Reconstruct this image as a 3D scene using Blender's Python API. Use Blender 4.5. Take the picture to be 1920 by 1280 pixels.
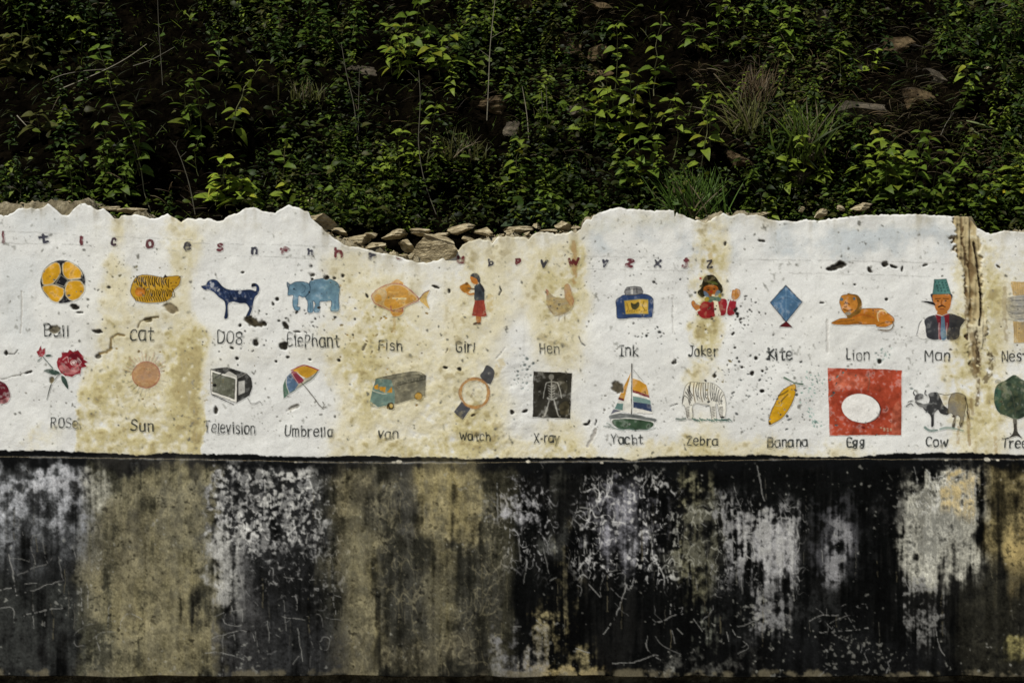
import bpy, math, random
import numpy as np

# ------------------------------------------------------------------ scene, camera, light
scene = bpy.context.scene
for o in list(bpy.data.objects):
    bpy.data.objects.remove(o)
COL = scene.collection
rng = np.random.default_rng(7)
random.seed(7)

U = 0.0025                     # metres per wall unit: the wall is laid out in units of 2.5 mm
CAMX, CAMY, CAMZ = 0.0, -8.0, 1.5875


def WX(u): return (u - 960.0) * U            # wall unit -> world x
def WZ(v): return (1275.0 - v) * U           # wall unit (down) -> world z


cam_d = bpy.data.cameras.new("camera")
cam = bpy.data.objects.new("camera", cam_d)
COL.objects.link(cam)
cam.location = (CAMX, CAMY, CAMZ)
cam.rotation_euler = (math.radians(90), 0, 0)
cam_d.sensor_width = 36
cam_d.lens = 60.0
cam_d.clip_end = 500
scene.camera = cam

SUN_EL, SUN_AZ = math.radians(53), math.radians(-34)      # azimuth measured from the wall's normal, to the left
sun_dir = (math.sin(SUN_AZ) * math.cos(SUN_EL), -math.cos(SUN_AZ) * math.cos(SUN_EL), math.sin(SUN_EL))
sd = bpy.data.lights.new("sun", 'SUN')
sd.energy = 5.0
sd.angle = math.radians(0.5)
sd.color = (1.0, 0.965, 0.89)
so = bpy.data.objects.new("sun", sd)
COL.objects.link(so)
so.location = (-6, -8, 12)
from mathutils import Vector, Matrix
so.rotation_euler = Vector(sun_dir).to_track_quat('Z', 'Y').to_euler()

world = bpy.data.worlds.new("World")
scene.world = world
world.use_nodes = True
wt = world.node_tree
bg = wt.nodes["Background"]
sky = wt.nodes.new("ShaderNodeTexSky")
sky.sky_type = 'NISHITA'
sky.sun_disc = False
sky.sun_elevation = SUN_EL
sky.sun_rotation = math.atan2(sun_dir[0], sun_dir[1])
wt.links.new(sky.outputs[0], bg.inputs[0])
bg.inputs[1].default_value = 0.05
scene.view_settings.view_transform = 'Standard'
scene.view_settings.look = 'None'
scene.view_settings.exposure = 0.0
scene.view_settings.gamma = 1.0
scene.render.resolution_x = 1024
scene.render.resolution_y = 682


# ------------------------------------------------------------------ helpers
def tag(o, label=None, cat=None, group=None, kind=None):
    if label: o["label"] = label
    if cat: o["category"] = cat
    if group: o["group"] = group
    if kind: o["kind"] = kind
    return o


def empty(name, loc=(0, 0, 0)):
    o = bpy.data.objects.new(name, None)
    o.empty_display_size = 0.05
    o.location = loc
    COL.objects.link(o)
    return o


def lin(c):
    c = np.asarray(c, dtype=np.float64) / 255.0
    return np.where(c <= 0.04045, c / 12.92, ((c + 0.055) / 1.055) ** 2.4)


def mesh_obj(name, verts, faces, mat, parent=None, cols=None, smooth=True, loc=None):
    """faces: (n,3) or (n,4) int array, or a list of both"""
    verts = np.asarray(verts, dtype=np.float32).reshape(-1, 3)
    if loc is not None:
        verts = verts - np.asarray(loc, dtype=np.float32)
    fl = faces if isinstance(faces, list) else [faces]
    fl = [np.asarray(f, dtype=np.int32) for f in fl if len(f)]
    me = bpy.data.meshes.new(name)
    me.vertices.add(len(verts))
    me.vertices.foreach_set("co", verts.ravel())
    loops = np.concatenate([f.ravel() for f in fl])
    tot = np.concatenate([np.full(len(f), f.shape[1], dtype=np.int32) for f in fl])
    start = np.concatenate([[0], np.cumsum(tot)[:-1]]).astype(np.int32)
    me.loops.add(len(loops))
    me.loops.foreach_set("vertex_index", loops)
    me.polygons.add(len(tot))
    me.polygons.foreach_set("loop_start", start)
    me.polygons.foreach_set("loop_total", tot)
    me.polygons.foreach_set("use_smooth", np.full(len(tot), smooth, dtype=bool))
    if cols is not None:
        a = me.attributes.new("Col", 'FLOAT_COLOR', 'POINT')
        c4 = np.ones((len(verts), 4), dtype=np.float32)
        c4[:, :3] = np.asarray(cols, dtype=np.float32).reshape(-1, 3)
        a.data.foreach_set("color", c4.ravel())
    me.update(calc_edges=True)
    me.validate()
    me.materials.append(mat)
    o = bpy.data.objects.new(name, me)
    COL.objects.link(o)
    if loc is not None and parent is None:
        o.location = loc
    if parent is not None:
        o.parent = parent
    return o


def new_mat(name):
    m = bpy.data.materials.new(name)
    m.use_nodes = True
    nt = m.node_tree
    return m, nt, nt.nodes["Principled BSDF"]


def node(nt, typ, **kw):
    n = nt.nodes.new(typ)
    for k, v in kw.items():
        if k.startswith("i_"):
            n.inputs[int(k[2:]) if k[2:].isdigit() else k[2:]].default_value = v
        else:
            setattr(n, k, v)
    return n


def mat_plaster(name, rough=0.92, bump=0.5, dist=0.004, grain=0.16, stretch=1.0, spec=0.2):
    m, nt, b = new_mat(name)
    at = node(nt, "ShaderNodeAttribute", attribute_name="Col")
    tc = node(nt, "ShaderNodeTexCoord")
    mp = node(nt, "ShaderNodeMapping")
    mp.inputs["Scale"].default_value = (1, 1, stretch)
    nt.links.new(tc.outputs["Object"], mp.inputs[0])
    n1 = node(nt, "ShaderNodeTexNoise")
    n1.inputs["Scale"].default_value = 170
    n1.inputs["Detail"].default_value = 4
    n1.inputs["Roughness"].default_value = 0.65
    nt.links.new(mp.outputs[0], n1.inputs["Vector"])
    mr = node(nt, "ShaderNodeMapRange")
    mr.inputs["From Min"].default_value = 0.3
    mr.inputs["From Max"].default_value = 0.7
    mr.inputs["To Min"].default_value = 1 - grain
    mr.inputs["To Max"].default_value = 1 + grain * 0.8
    nt.links.new(n1.outputs["Fac"], mr.inputs[0])
    mx = node(nt, "ShaderNodeVectorMath", operation='SCALE')
    nt.links.new(at.outputs["Color"], mx.inputs[0])
    nt.links.new(mr.outputs[0], mx.inputs["Scale"])
    nt.links.new(mx.outputs[0], b.inputs["Base Color"])
    n2 = node(nt, "ShaderNodeTexNoise")
    n2.inputs["Scale"].default_value = 75
    n2.inputs["Detail"].default_value = 6
    n2.inputs["Roughness"].default_value = 0.6
    nt.links.new(tc.outputs["Object"], n2.inputs["Vector"])
    bp = node(nt, "ShaderNodeBump")
    bp.inputs["Strength"].default_value = bump
    bp.inputs["Distance"].default_value = dist
    nt.links.new(n2.outputs["Fac"], bp.inputs["Height"])
    nt.links.new(bp.outputs[0], b.inputs["Normal"])
    b.inputs["Roughness"].default_value = rough
    b.inputs["Specular IOR Level"].default_value = spec
    return m


def mat_leaf(name, trans=0.25, rough=0.5, spec=0.35):
    m, nt, b = new_mat(name)
    at = node(nt, "ShaderNodeAttribute", attribute_name="Col")
    tc = node(nt, "ShaderNodeTexCoord")
    n1 = node(nt, "ShaderNodeTexNoise")
    n1.inputs["Scale"].default_value = 60
    n1.inputs["Detail"].default_value = 3
    nt.links.new(tc.outputs["Object"], n1.inputs["Vector"])
    mr = node(nt, "ShaderNodeMapRange")
    mr.inputs["From Min"].default_value = 0.3
    mr.inputs["From Max"].default_value = 0.7
    mr.inputs["To Min"].default_value = 0.72
    mr.inputs["To Max"].default_value = 1.18
    nt.links.new(n1.outputs["Fac"], mr.inputs[0])
    mx = node(nt, "ShaderNodeVectorMath", operation='SCALE')
    nt.links.new(at.outputs["Color"], mx.inputs[0])
    nt.links.new(mr.outputs[0], mx.inputs["Scale"])
    nt.links.new(mx.outputs[0], b.inputs["Base Color"])
    b.inputs["Roughness"].default_value = rough
    b.inputs["Specular IOR Level"].default_value = spec
    if trans > 0:
        tr = node(nt, "ShaderNodeBsdfTranslucent")
        nt.links.new(mx.outputs[0], tr.inputs[0])
        ms = node(nt, "ShaderNodeMixShader")
        ms.inputs[0].default_value = trans
        out = nt.nodes["Material Output"]
        nt.links.new(b.outputs[0], ms.inputs[1])
        nt.links.new(tr.outputs[0], ms.inputs[2])
        nt.links.new(ms.outputs[0], out.inputs[0])
    return m


def mat_noise(name, ca, cb, scale=12, rough=0.9, bump=0.6, dist=0.01, detail=8, cc=None, spec=0.25, strat=None):
    """two or three tone procedural earth or stone"""
    m, nt, b = new_mat(name)
    tc = node(nt, "ShaderNodeTexCoord")
    mp = node(nt, "ShaderNodeMapping")
    if strat: mp.inputs["Scale"].default_value = strat
    nt.links.new(tc.outputs["Object"], mp.inputs[0])
    n1 = node(nt, "ShaderNodeTexNoise")
    n1.inputs["Scale"].default_value = scale
    n1.inputs["Detail"].default_value = detail
    n1.inputs["Roughness"].default_value = 0.68
    nt.links.new(mp.outputs[0], n1.inputs["Vector"])
    cr = node(nt, "ShaderNodeValToRGB")
    cr.color_ramp.elements[0].position = 0.32
    cr.color_ramp.elements[1].position = 0.68
    cr.color_ramp.elements[0].color = (*ca, 1)
    cr.color_ramp.elements[1].color = (*cb, 1)
    if cc is not None:
        e = cr.color_ramp.elements.new(0.5)
        e.color = (*cc, 1)
    nt.links.new(n1.outputs["Fac"], cr.inputs[0])
    nt.links.new(cr.outputs[0], b.inputs["Base Color"])
    n2 = node(nt, "ShaderNodeTexNoise")
    n2.inputs["Scale"].default_value = scale * 3.1
    n2.inputs["Detail"].default_value = 8
    nt.links.new(mp.outputs[0], n2.inputs["Vector"])
    bp = node(nt, "ShaderNodeBump")
    bp.inputs["Strength"].default_value = bump
    bp.inputs["Distance"].default_value = dist
    nt.links.new(n2.outputs["Fac"], bp.inputs["Height"])
    nt.links.new(bp.outputs[0], b.inputs["Normal"])
    b.inputs["Roughness"].default_value = rough
    b.inputs["Specular IOR Level"].default_value = spec
    return m


def sstep(a, b, x):
    t = np.clip((x - a) / (b - a), 0, 1)
    return t * t * (3 - 2 * t)


def catmull(pts, closed, n=5):
    p = np.array(pts, dtype=np.float64)
    k = len(p)
    out = []
    for i in range(k if closed else k - 1):
        if closed:
            a, b, c, d = p[(i - 1) % k], p[i], p[(i + 1) % k], p[(i + 2) % k]
        else:
            a, b, c, d = p[max(i - 1, 0)], p[i], p[i + 1], p[min(i + 2, k - 1)]
        for t in np.arange(n) / n:
            out.append(.5 * (2 * b + (c - a) * t + (2 * a - 5 * b + 4 * c - d) * t * t + (3 * b - a - 3 * c + d) * t ** 3))
    if not closed: out.append(p[-1])
    return np.array(out)


# ------------------------------------------------------------------ wall fields (a numpy map of the wall's stains, wear, pits and relief, with some painted light and shade)
GX0, GX1, GY0, GY1 = -420, 2340, 360, 1290
GW, GH = GX1 - GX0 + 1, GY1 - GY0 + 1
gx = np.arange(GX0, GX1 + 1, dtype=np.float32)
gy = np.arange(GY0, GY1 + 1, dtype=np.float32)
XX, YY = np.meshgrid(gx, gy)


def interp_matrix(n, scale):
    p = np.arange(n) / scale
    m = int(n / scale) + 4
    i = np.floor(p).astype(int)
    f = p - i
    M = np.zeros((n, m), dtype=np.float32)
    r = np.arange(n)
    # cubic B-spline weights
    M[r, i] = (1 - f) ** 3 / 6
    M[r, i + 1] = (3 * f ** 3 - 6 * f ** 2 + 4) / 6
    M[r, i + 2] = (-3 * f ** 3 + 3 * f ** 2 + 3 * f + 1) / 6
    M[r, i + 3] = f ** 3 / 6
    return M


def taps(n, scale):
    p = np.arange(n) / scale
    i = np.floor(p).astype(int)
    f = (p - i).astype(np.float32)
    return i, [(1 - f) ** 3 / 6, (3 * f ** 3 - 6 * f ** 2 + 4) / 6, (-3 * f ** 3 + 3 * f ** 2 + 3 * f + 1) / 6, f ** 3 / 6]


def noise1(sx, sy):
    """smooth random field, cubic B-spline through a lattice"""
    iy, wy = taps(GH, sy)
    ix, wx = taps(GW, sx)
    R = rng.standard_normal((iy[-1] + 4, ix[-1] + 4)).astype(np.float32)
    A = sum(wy[k][:, None] * R[iy + k] for k in range(4))
    A = np.ascontiguousarray(A.T)
    n = np.ascontiguousarray(sum(wx[k][:, None] * A[ix + k] for k in range(4)).T)
    return n / n.std()


def row(s):
    B = interp_matrix(GW, s)
    n = B @ rng.standard_normal(B.shape[1]).astype(np.float32)
    return n / n.std()


def fbm(sx, sy=None, octs=4, gain=0.55):
    sy = sy or sx
    t, a = 0, 1.0
    for k in range(octs):
        if min(sx, sy) < 1.3: break
        t = t + a * noise1(max(sx, 1.3), max(sy, 1.3))
        sx, sy, a = sx / 2, sy / 2, a * gain
    return t / t.std()


def mixc(img, col, a):
    c = lin(col).astype(np.float32)
    img += (c - img) * a[..., None]


def softbox(x0, x1, y0, y1, sx=12, sy=25, wob=None):
    """soft rectangle of influence with wobbling edges"""
    w = boxwin(x0, x1, y0, y1, sx, sy)
    out = np.zeros((GH, GW), dtype=np.float32)
    out[w] = softwin(w, x0, x1, y0, y1, sx, sy, wob)
    return out


def boxwin(x0, x1, y0, y1, sx, sy):
    return window(x0 - sx - 30, x1 + sx + 30, y0 - sy - 40, y1 + sy + 40)


def softwin(w, x0, x1, y0, y1, sx, sy, wob=None):
    x = XX[w] if wob is None else XX[w] + wob[0][w]
    y = YY[w] if wob is None else YY[w] + wob[1][w]
    return (sstep(x0 - sx, x0 + sx, x) * (1 - sstep(x1 - sx, x1 + sx, x)) *
            sstep(y0 - sy, y0 + sy, y) * (1 - sstep(y1 - sy, y1 + sy, y)))


def window(x0, x1, y0, y1):
    i0, i1 = min(GW, max(0, int(x0 - GX0))), max(0, min(GW, int(x1 - GX0) + 2))
    j0, j1 = min(GH, max(0, int(y0 - GY0))), max(0, min(GH, int(y1 - GY0) + 2))
    return slice(j0, j1), slice(i0, i1)


N8, N20, N60, N150 = fbm(8, octs=3), fbm(22), fbm(60, octs=5), fbm(150, octs=5)
N4 = fbm(4, octs=2)
N2 = noise1(1.6, 1.6)
STREAK = fbm(10, 120, octs=4)
STREAKF = fbm(4, 60, octs=3)
STREAKB = fbm(40, 220, octs=4)
WOB = (6 * noise1(30, 30) + 3 * N8, 8 * noise1(40, 40) + 4 * N8)

IMG = np.zeros((GH, GW, 3), dtype=np.float32)
HGT = np.zeros((GH, GW), dtype=np.float32)         # relief towards the viewer, metres
CHIP = np.zeros((GH, GW), dtype=np.float32)

# --- white limewash
IMG[:] = lin((212, 213, 210)).astype(np.float32)
mixc(IMG, (197, 198, 195), sstep(0.2, 1.8, N60) * 0.5)
mixc(IMG, (220, 221, 217), sstep(0.3, 1.6, -N20) * 0.55)
mixc(IMG, (178, 186, 190), np.clip(softbox(1110, 1370, 405, 478, 25, 15, WOB) + softbox(1440, 1790, 420, 475, 25, 15, WOB), 0, 1) * sstep(-1.2, 1.3, N60 + .5 * N20) * 0.75)
mixc(IMG, (184, 190, 192), softbox(0, 70, 480, 640, 30, 40, WOB) * 0.4)
mixc(IMG, (184, 190, 192), softbox(20, 150, 390, 430, 30, 20, WOB) * 0.4)

# --- yellow brown run-off stains
ST = np.zeros_like(HGT)
for x0, x1, y0, y1, sx, sy, k in [
        (148, 385, 720, 880, 6, 60, .62), (170, 380, 640, 720, 20, 40, .35), (322, 384, 625, 770, 8, 25, .55),
        (165, 215, 690, 760, 18, 25, .4), (148, 385, 800, 880, 5, 10, .15), (196, 232, 400, 640, 10, 60, .3),
        (215, 330, 590, 640, 30, 25, .2), (316, 362, 395, 620, 9, 60, .36), (360, 384, 620, 850, 4, 30, .3),
        (640, 800, 500, 880, 30, 60, .27), (640, 735, 560, 720, 22, 40, .27), (600, 680, 470, 560, 30, 40, .22),
        (645, 700, 670, 800, 20, 30, .3), (700, 770, 580, 650, 15, 20, .3), (780, 960, 650, 880, 14, 60, .34),
        (780, 860, 400, 470, 40, 15, .25), (840, 1000, 420, 560, 40, 40, .28), (840, 930, 540, 640, 20, 40, .25),
        (845, 930, 785, 850, 20, 25, .35), (910, 1000, 620, 760, 30, 50, -.2), (1000, 1088, 450, 700, 18, 50, .40),
        (1020, 1095, 780, 880, 25, 25, .40), (1040, 1080, 520, 600, 12, 30, .25), (1066, 1090, 440, 540, 6, 20, .4),
        (1300, 1362, 430, 700, 10, 30, .48), (1312, 1345, 450, 650, 6, 20, .35), (1300, 1352, 600, 640, 10, 14, .6),
        (1335, 1360, 625, 665, 6, 14, .4), (1290, 1320, 685, 720, 10, 12, .35), (1280, 1340, 780, 880, 20, 25, .25),
        (1785, 1872, 470, 860, 16, 50, .62), (1770, 1830, 600, 760, 22, 30, .25), (1840, 2000, 450, 860, 15, 50, .25),
        (640, 1560, 825, 880, 60, 14, .32), (1080, 1800, 400, 430, 20, 10, .12), (1430, 1780, 835, 880, 30, 12, .2),
        (380, 640, 640, 700, 30, 30, .08), (-420, -100, 500, 880, 60, 80, .5), (2060, 2200, 450, 880, 30, 60, .6),
        (40, 110, 790, 860, 30, 20, .32), (160, 600, 400, 440, 40, 16, .14), (880, 900, 480, 520, 8, 20, .2)]:
    w = boxwin(x0, x1, y0, y1, sx, sy)
    sx, sy = (sx if sx < 7 else sx * 1.7), sy * 1.4
    w = boxwin(x0, x1, y0, y1, sx, sy)
    ST[w] += k * softwin(w, x0, x1, y0, y1, sx, sy, WOB)
sm = ST * (1 + 0.17 * N20 + 0.15 * N60 + 0.07 * STREAK + .15 * N8 + .13 * N4 + .05 * N2) + .13 * softbox(600, 1110, 430, 870, 70, 60) * (1 + .3 * N60) + .08 * softbox(160, 400, 430, 870, 50, 60) + 0.10 * sstep(.0, 2, N150)
sm += 0.10 * sstep(0.25, .8, ST) * N8
sm = np.clip(sm, 0, 1.4)
mixc(IMG, (207, 201, 176), sstep(0.04, 0.50, sm))
mixc(IMG, (186, 176, 132), sstep(0.36, 1.05, sm) * 0.95)
mixc(IMG, (132, 112, 66), sstep(1.0, 1.8, sm) * 0.7)
# mould flecks inside the stained areas
mixc(IMG, (212, 209, 192), sstep(.9, 2.0, -(N8 + .5 * N4 + .3 * N20)) * sstep(.1, .5, sm) * .55)
fl = sstep(1.15, 2.0, N8 + 0.35 * N20) * sstep(0.2, 0.7, sm)
mixc(IMG, (136, 120, 80), fl * 0.4)
# faint grey dirt specks everywhere
mixc(IMG, (120, 120, 112), sstep(1.75, 2.6, N4 + .3 * N20) * 0.55)
mixc(IMG, (80, 80, 74), sstep(2.5, 3.2, N4 + .35 * N60) * 0.7)
mixc(IMG, (172, 172, 166), sstep(1.2, 2.4, fbm(3, 14, octs=2)) * 0.22)

# --- relief of the plaster
HGT += 0.0036 * N150 + 0.0007 * N60 + 0.00045 * N20 + 0.00016 * N8
rough_zone = np.clip(softbox(640, 1000, 660, 870, 60, 50) + softbox(150, 385, 640, 870, 30, 40) * .6, 0, 1)
HGT += rough_zone * (0.0004 * N8 + 0.0006 * N20)


# --- drawing on the map
def seg_dist(px, py, pts):
    d = np.full(px.shape, 1e9, dtype=np.float32)
    for (ax, ay), (bx, by) in zip(pts[:-1], pts[1:]):
        vx, vy = bx - ax, by - ay
        L = vx * vx + vy * vy + 1e-9
        t = np.clip(((px - ax) * vx + (py - ay) * vy) / L, 0, 1)
        d = np.minimum(d, (px - ax - t * vx) ** 2 + (py - ay - t * vy) ** 2)
    return np.sqrt(d)


def chip(cx, cy, rx, ry, rot=0, col=(38, 36, 30), depth=0.006, rough=0.35, chipm=1.0):
    R = max(rx, ry) * 1.9 + 2
    w = window(cx - R, cx + R, cy - R, cy + R)
    c, s = math.cos(math.radians(rot)), math.sin(math.radians(rot))
    dx, dy = XX[w] - cx, YY[w] - cy
    q = np.sqrt(((dx * c + dy * s) / rx) ** 2 + ((-dx * s + dy * c) / ry) ** 2)
    m = 1 - sstep(0.82, 1.15, q + rough * 0.5 * N8[w] + rough * 0.25 * N4[w])
    sub = IMG[w]
    sub += (lin(col).astype(np.float32) * (1 + .25 * N4[w][..., None]) - sub) * m[..., None]
    HGT[w] -= depth * m
    CHIP[w] = np.maximum(CHIP[w], m * chipm)


def mark(pts, width, col, depth=0.0, a=1.0, broken=0.0, chipm=0.0):
    xs, ys = [p[0] for p in pts], [p[1] for p in pts]
    w = window(min(xs) - width - 3, max(xs) + width + 3, min(ys) - width - 3, max(ys) + width + 3)
    if XX[w].size == 0: return
    d = seg_dist(XX[w] + 0.6 * N8[w], YY[w] + 0.6 * N8[w], pts)
    m = (1 - sstep(width * 0.5 - .5, width * 0.5 + .7, d + 0.3 * width * 0.3 * N4[w])) * a
    if broken: m = m * sstep(broken - 1.2, broken + .3, N4[w] + .6 * N20[w] + .4)
    sub = IMG[w]
    sub += (lin(col).astype(np.float32) - sub) * m[..., None]
    if depth: HGT[w] -= depth * m
    if chipm: CHIP[w] = np.maximum(CHIP[w], m * chipm)


BRN, GRY, BLK = (112, 103, 80), (96, 92, 80), (44, 42, 37)
for c in [(205, 539, 5, 2.6, -5), (143, 576, 9, 4, 15), (149, 586, 6, 2, 0), (184, 621, 9, 3.6, 5), (12, 661, 3, 5, 0), (54, 698, 6, 2.5, -20),
          (480, 641, 5.5, 7, 20), (533, 648, 8, 6, -15), (536, 611, 4, 6, -40), (557, 622, 7, 2, 0), (405, 769, 4.5, 8, 10),
          (585, 516, 6, 4, 5), (455, 511, 3.2, 2, 0), (520, 561, 3.5, 3, 0), (436, 653, 5, 3, 30), (582, 674, 3.5, 2, 0), (636, 676, 3, 2.4, 30),
          (834, 689, 4.5, 2.5, 10), (862, 693, 4.2, 4, 0), (960, 773, 4, 4, 0), (984, 771, 5, 2.6, -20), (842, 545, 3, 4.5, -10), (817, 538, 8, 2, 20),
          (1264, 680, 5, 4, -30), (1340, 705, 3.5, 4, 0), (1429, 733, 3.6, 3, 0), (1391, 689, 4, 2.6, -15), (1418, 672, 3.5, 3, 0),
          (1374, 627, 2.5, 2.2, 0), (1360, 457, 2.4, 4, 10), (1427, 452, 6, 2.2, 8), (1568, 501, 17, 5.5, -12), (1575, 496, 8, 6, 0), (1631, 506, 4, 7, -35),
          (1661, 496, 6, 4.5, 10), (1676, 500, 8, 2.6, 15), (1736, 497, 5, 2, -20), (1603, 534, 2.6, 2, 0), (1541, 568, 6, 1.8, 0), (1663, 561, 2.6, 2.4, 0),
          (1692, 505, 2, 6, 10), (585, 523, 3, 3, 0), (612, 521, 5, 3.5, -10), (643, 517, 3, 3, 0), (627, 522, 4, 3, 0), (497, 608, 4, 4, 0), (450, 610, 3, 3, 20),
          (1430, 696, 3, 3, 0), (1410, 700, 3.5, 5, 0), (1431, 733, 3, 2.6, 0), (1649, 678, 4, 4, 10), (1105, 792, 2.2, 5, 20), (1099, 796, 6, 2, 0),
          (445, 672, 3, 2.4, 0), (518, 678, 3.4, 2.4, 30), (688, 555, 2.6, 5, -30)]:
    chip(*c, col=BLK)
for c in [(104, 618, 11.5, 8, -10, (104, 98, 82)), (184, 669, 5, 4, 0, GRY), (279, 600, 9, 4, -10, (118, 108, 78)), (319, 576, 13, 9, 20, (128, 117, 92)),
          (478, 604, 19, 8.5, 22, (62, 57, 45)), (97, 713, 4, 6.5, 15, (120, 110, 84)), (1158, 727, 12.5, 11, 15, (84, 78, 64)), (888, 778, 5, 3, -30, (100, 92, 75)),
          (550, 764, 12, 4, -25, (168, 166, 158))]:
    chip(*c[:5], col=c[5], depth=0.005)
for p, wd, c in [([(206, 652), (209, 634), (222, 627), (234, 629)], 4.5, (128, 112, 76)), ([(186, 662), (200, 661), (208, 652)], 4, (136, 118, 80)),
                 ([(258, 613), (264, 602), (281, 597), (298, 595)], 3, (110, 98, 70)), ([(10, 663), (26, 663), (33, 656)], 1.6, (60, 60, 56)),
                 ([(937, 537), (940, 545), (936, 553)], 2.4, (30, 30, 28)), ([(1085, 630), (1090, 642), (1097, 648)], 1.8, (70, 72, 74)),
                 ([(0, 711), (54, 698)], 1.2, (120, 118, 112)), ([(840, 655), (836, 660)], 3, (90, 82, 66)), ([(1103, 838), (1118, 806)], 5, (165, 162, 155)),
                 ([(1116, 796), (1119, 788)], 3, (50, 50, 48)), ([(1257, 762), (1270, 757)], 1.5, (60, 60, 58)), ([(948, 652), (930, 672)], 1.5, (170, 170, 168)),
                 ([(680, 655), (686, 645)], 4, (105, 98, 78)), ([(40, 545), (43, 575), (38, 625)], 2.0, (178, 176, 170)), ([(1262, 560), (1262, 625)], 2.0, (196, 196, 192)),
                 ([(1550, 600), (1552, 660)], 4.0, (196, 195, 190))]:
    mark(p, wd, c, depth=0.003, chipm=0.8)
# chalk rules under and over the alphabet
for p in [[(0, 433), (90, 437), (160, 441), (230, 445), (360, 449)], [(0, 455), (90, 457), (200, 461), (330, 470)], [(360, 456), (500, 459), (640, 462)], [(400, 478), (560, 484), (640, 488)],
          [(1092, 481), (1170, 482), (1300, 484)], [(1395, 487), (1560, 488), (1790, 494)], [(1480, 512), (1640, 515), (1790, 520)], [(1090, 504), (1300, 508)]]:
    mark(p, 1.3, (150, 150, 146), a=0.65, broken=.1)
# clusters of small pits
pits = []
for cx, cy, sx, sy, n, rm, c in [(1396, 592, 22, 20, 85, 2.3, BLK), (590, 518, 42, 14, 26, 2.6, BLK), (560, 608, 45, 26, 75, 2.6, BLK), (250, 500, 42, 25, 60, 1.9, (110, 105, 80)),
                                 (165, 548, 36, 38, 46, 2.0, (96, 96, 90)), (1215, 628, 16, 9, 22, 2.6, (45, 48, 46)), (1206, 495, 18, 28, 34, 1.5, (60, 60, 58)), (1395, 690, 38, 14, 60, 2.1, (52, 54, 54)),
                                 (1455, 742, 45, 28, 70, 1.8, (88, 92, 92)), (1530, 718, 22, 14, 60, 2.2, (110, 130, 124)), (978, 702, 13, 24, 60, 2.3, (130, 140, 138)), (1375, 748, 34, 9, 46, 1.6, (110, 112, 110)),
                                 (1330, 600, 20, 20, 20, 2.0, (70, 58, 30)), (470, 640, 50, 20, 30, 1.8, (70, 70, 66)), (560, 780, 34, 20, 34, 1.7, (130, 130, 124)), (700, 600, 50, 50, 60, 1.7, (130, 112, 66)),
                                 (1250, 600, 60, 60, 60, 1.4, (100, 100, 96)), (300, 720, 60, 60, 70, 1.7, (140, 118, 66)), (720, 640, 60, 60, 50, 2.0, (140, 115, 62)), (1330, 690, 30, 30, 30, 1.6, (120, 110, 80)),
                                 (1850, 650, 40, 100, 90, 1.9, (80, 70, 52)), (1480, 690, 60, 40, 60, 1.5, (70, 72, 72)), (130, 680, 60, 60, 50, 1.5, (120, 118, 110)), (1720, 735, 25, 25, 24, 2.0, (120, 128, 126)),
                                 (1440, 770, 26, 20, 40, 1.6, (150, 152, 150)), (1100, 560, 40, 80, 60, 1.5, (100, 98, 90)), (1210, 775, 50, 35, 50, 1.4, (120, 120, 116))]:
    for k in range(int(n * .72)):
        pits.append((rng.normal(cx, sx), rng.normal(cy, sy), rng.uniform(.2, 1) ** 1.8 * rm * .9 + .4, c))
for k in range(380):
    pits.append((rng.uniform(-420, 2340), rng.uniform(410, 845), rng.uniform(.5, 1.3), (105, 103, 94)))
for x, y, r, c in pits:
    if y < 846:
        chip(x, y, r * rng.uniform(.7, 1.8), r * rng.uniform(.6, 1.1), rng.uniform(-50, 30), col=c, depth=0.0006 * r, rough=.6, chipm=.9)
for k in range(30):                                   # teal over-painting flecks by the banana
    chip(rng.normal(1520, 14), rng.normal(722, 12), rng.uniform(1, 3), rng.uniform(.8, 1.6), rng.uniform(0, 180), col=(128, 158, 148), depth=0)
for k in range(26):
    x = rng.uniform(0, 1)
    chip(1514 + 22 * x + rng.normal(0, 4), 770 + 34 * x + rng.normal(0, 4), rng.uniform(1, 3.6), rng.uniform(.8, 1.8), rng.uniform(0, 180), col=(138, 166, 158), depth=0)
for k in range(24):
    chip(rng.normal(1655, 10), rng.normal(664, 6), rng.uniform(1, 2.4), rng.uniform(.8, 1.4), rng.uniform(0, 180), col=(150, 168, 162), depth=0)

# --- the broken joint at the right
def interp_path(path):
    p = np.array(path, dtype=np.float32)
    return p[:, 0], p[:, 1], p[:, 2]
jy = [405, 430, 470, 500, 560, 620, 680, 740, 800, 860]
jl = [1789, 1790, 1794, 1802, 1812, 1814, 1822, 1828, 1832, 1836]
jr = [1831, 1834, 1836, 1838, 1842, 1840, 1838, 1836, 1836, 1838]
L_, R_ = np.interp(YY, jy, jl), np.interp(YY, jy, jr)
wx = XX + 3.0 * N8 + 3 * N20
jm = sstep(-3, 2, wx - L_) * (1 - sstep(-2, 2, wx - R_)) * sstep(398, 404, YY) * (1 - sstep(640, 760, YY))
mixc(IMG, (166, 152, 116), jm)
mixc(IMG, (108, 90, 62), jm * sstep(0.2, 1.4, N20 + .6 * STREAKF))
mixc(IMG, (192, 184, 156), jm * sstep(0.5, 1.6, -N20 + .4 * N8))
mixc(IMG, (66, 52, 36), jm * sstep(0.9, 1.8, STREAK + .6 * N8))
HGT -= jm * (0.008 + 0.004 * N20 + .003 * STREAKF)
CHIP = np.maximum(CHIP, jm)
mark([(1826, 455), (1832, 490), (1838, 540), (1840, 575), (1836, 610)], 3.5, (44, 34, 24), depth=.010, chipm=1)
mark([(1806, 425), (1804, 450), (1812, 480), (1816, 500)], 4, (80, 62, 40), depth=.006, chipm=1, broken=-.3)
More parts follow.
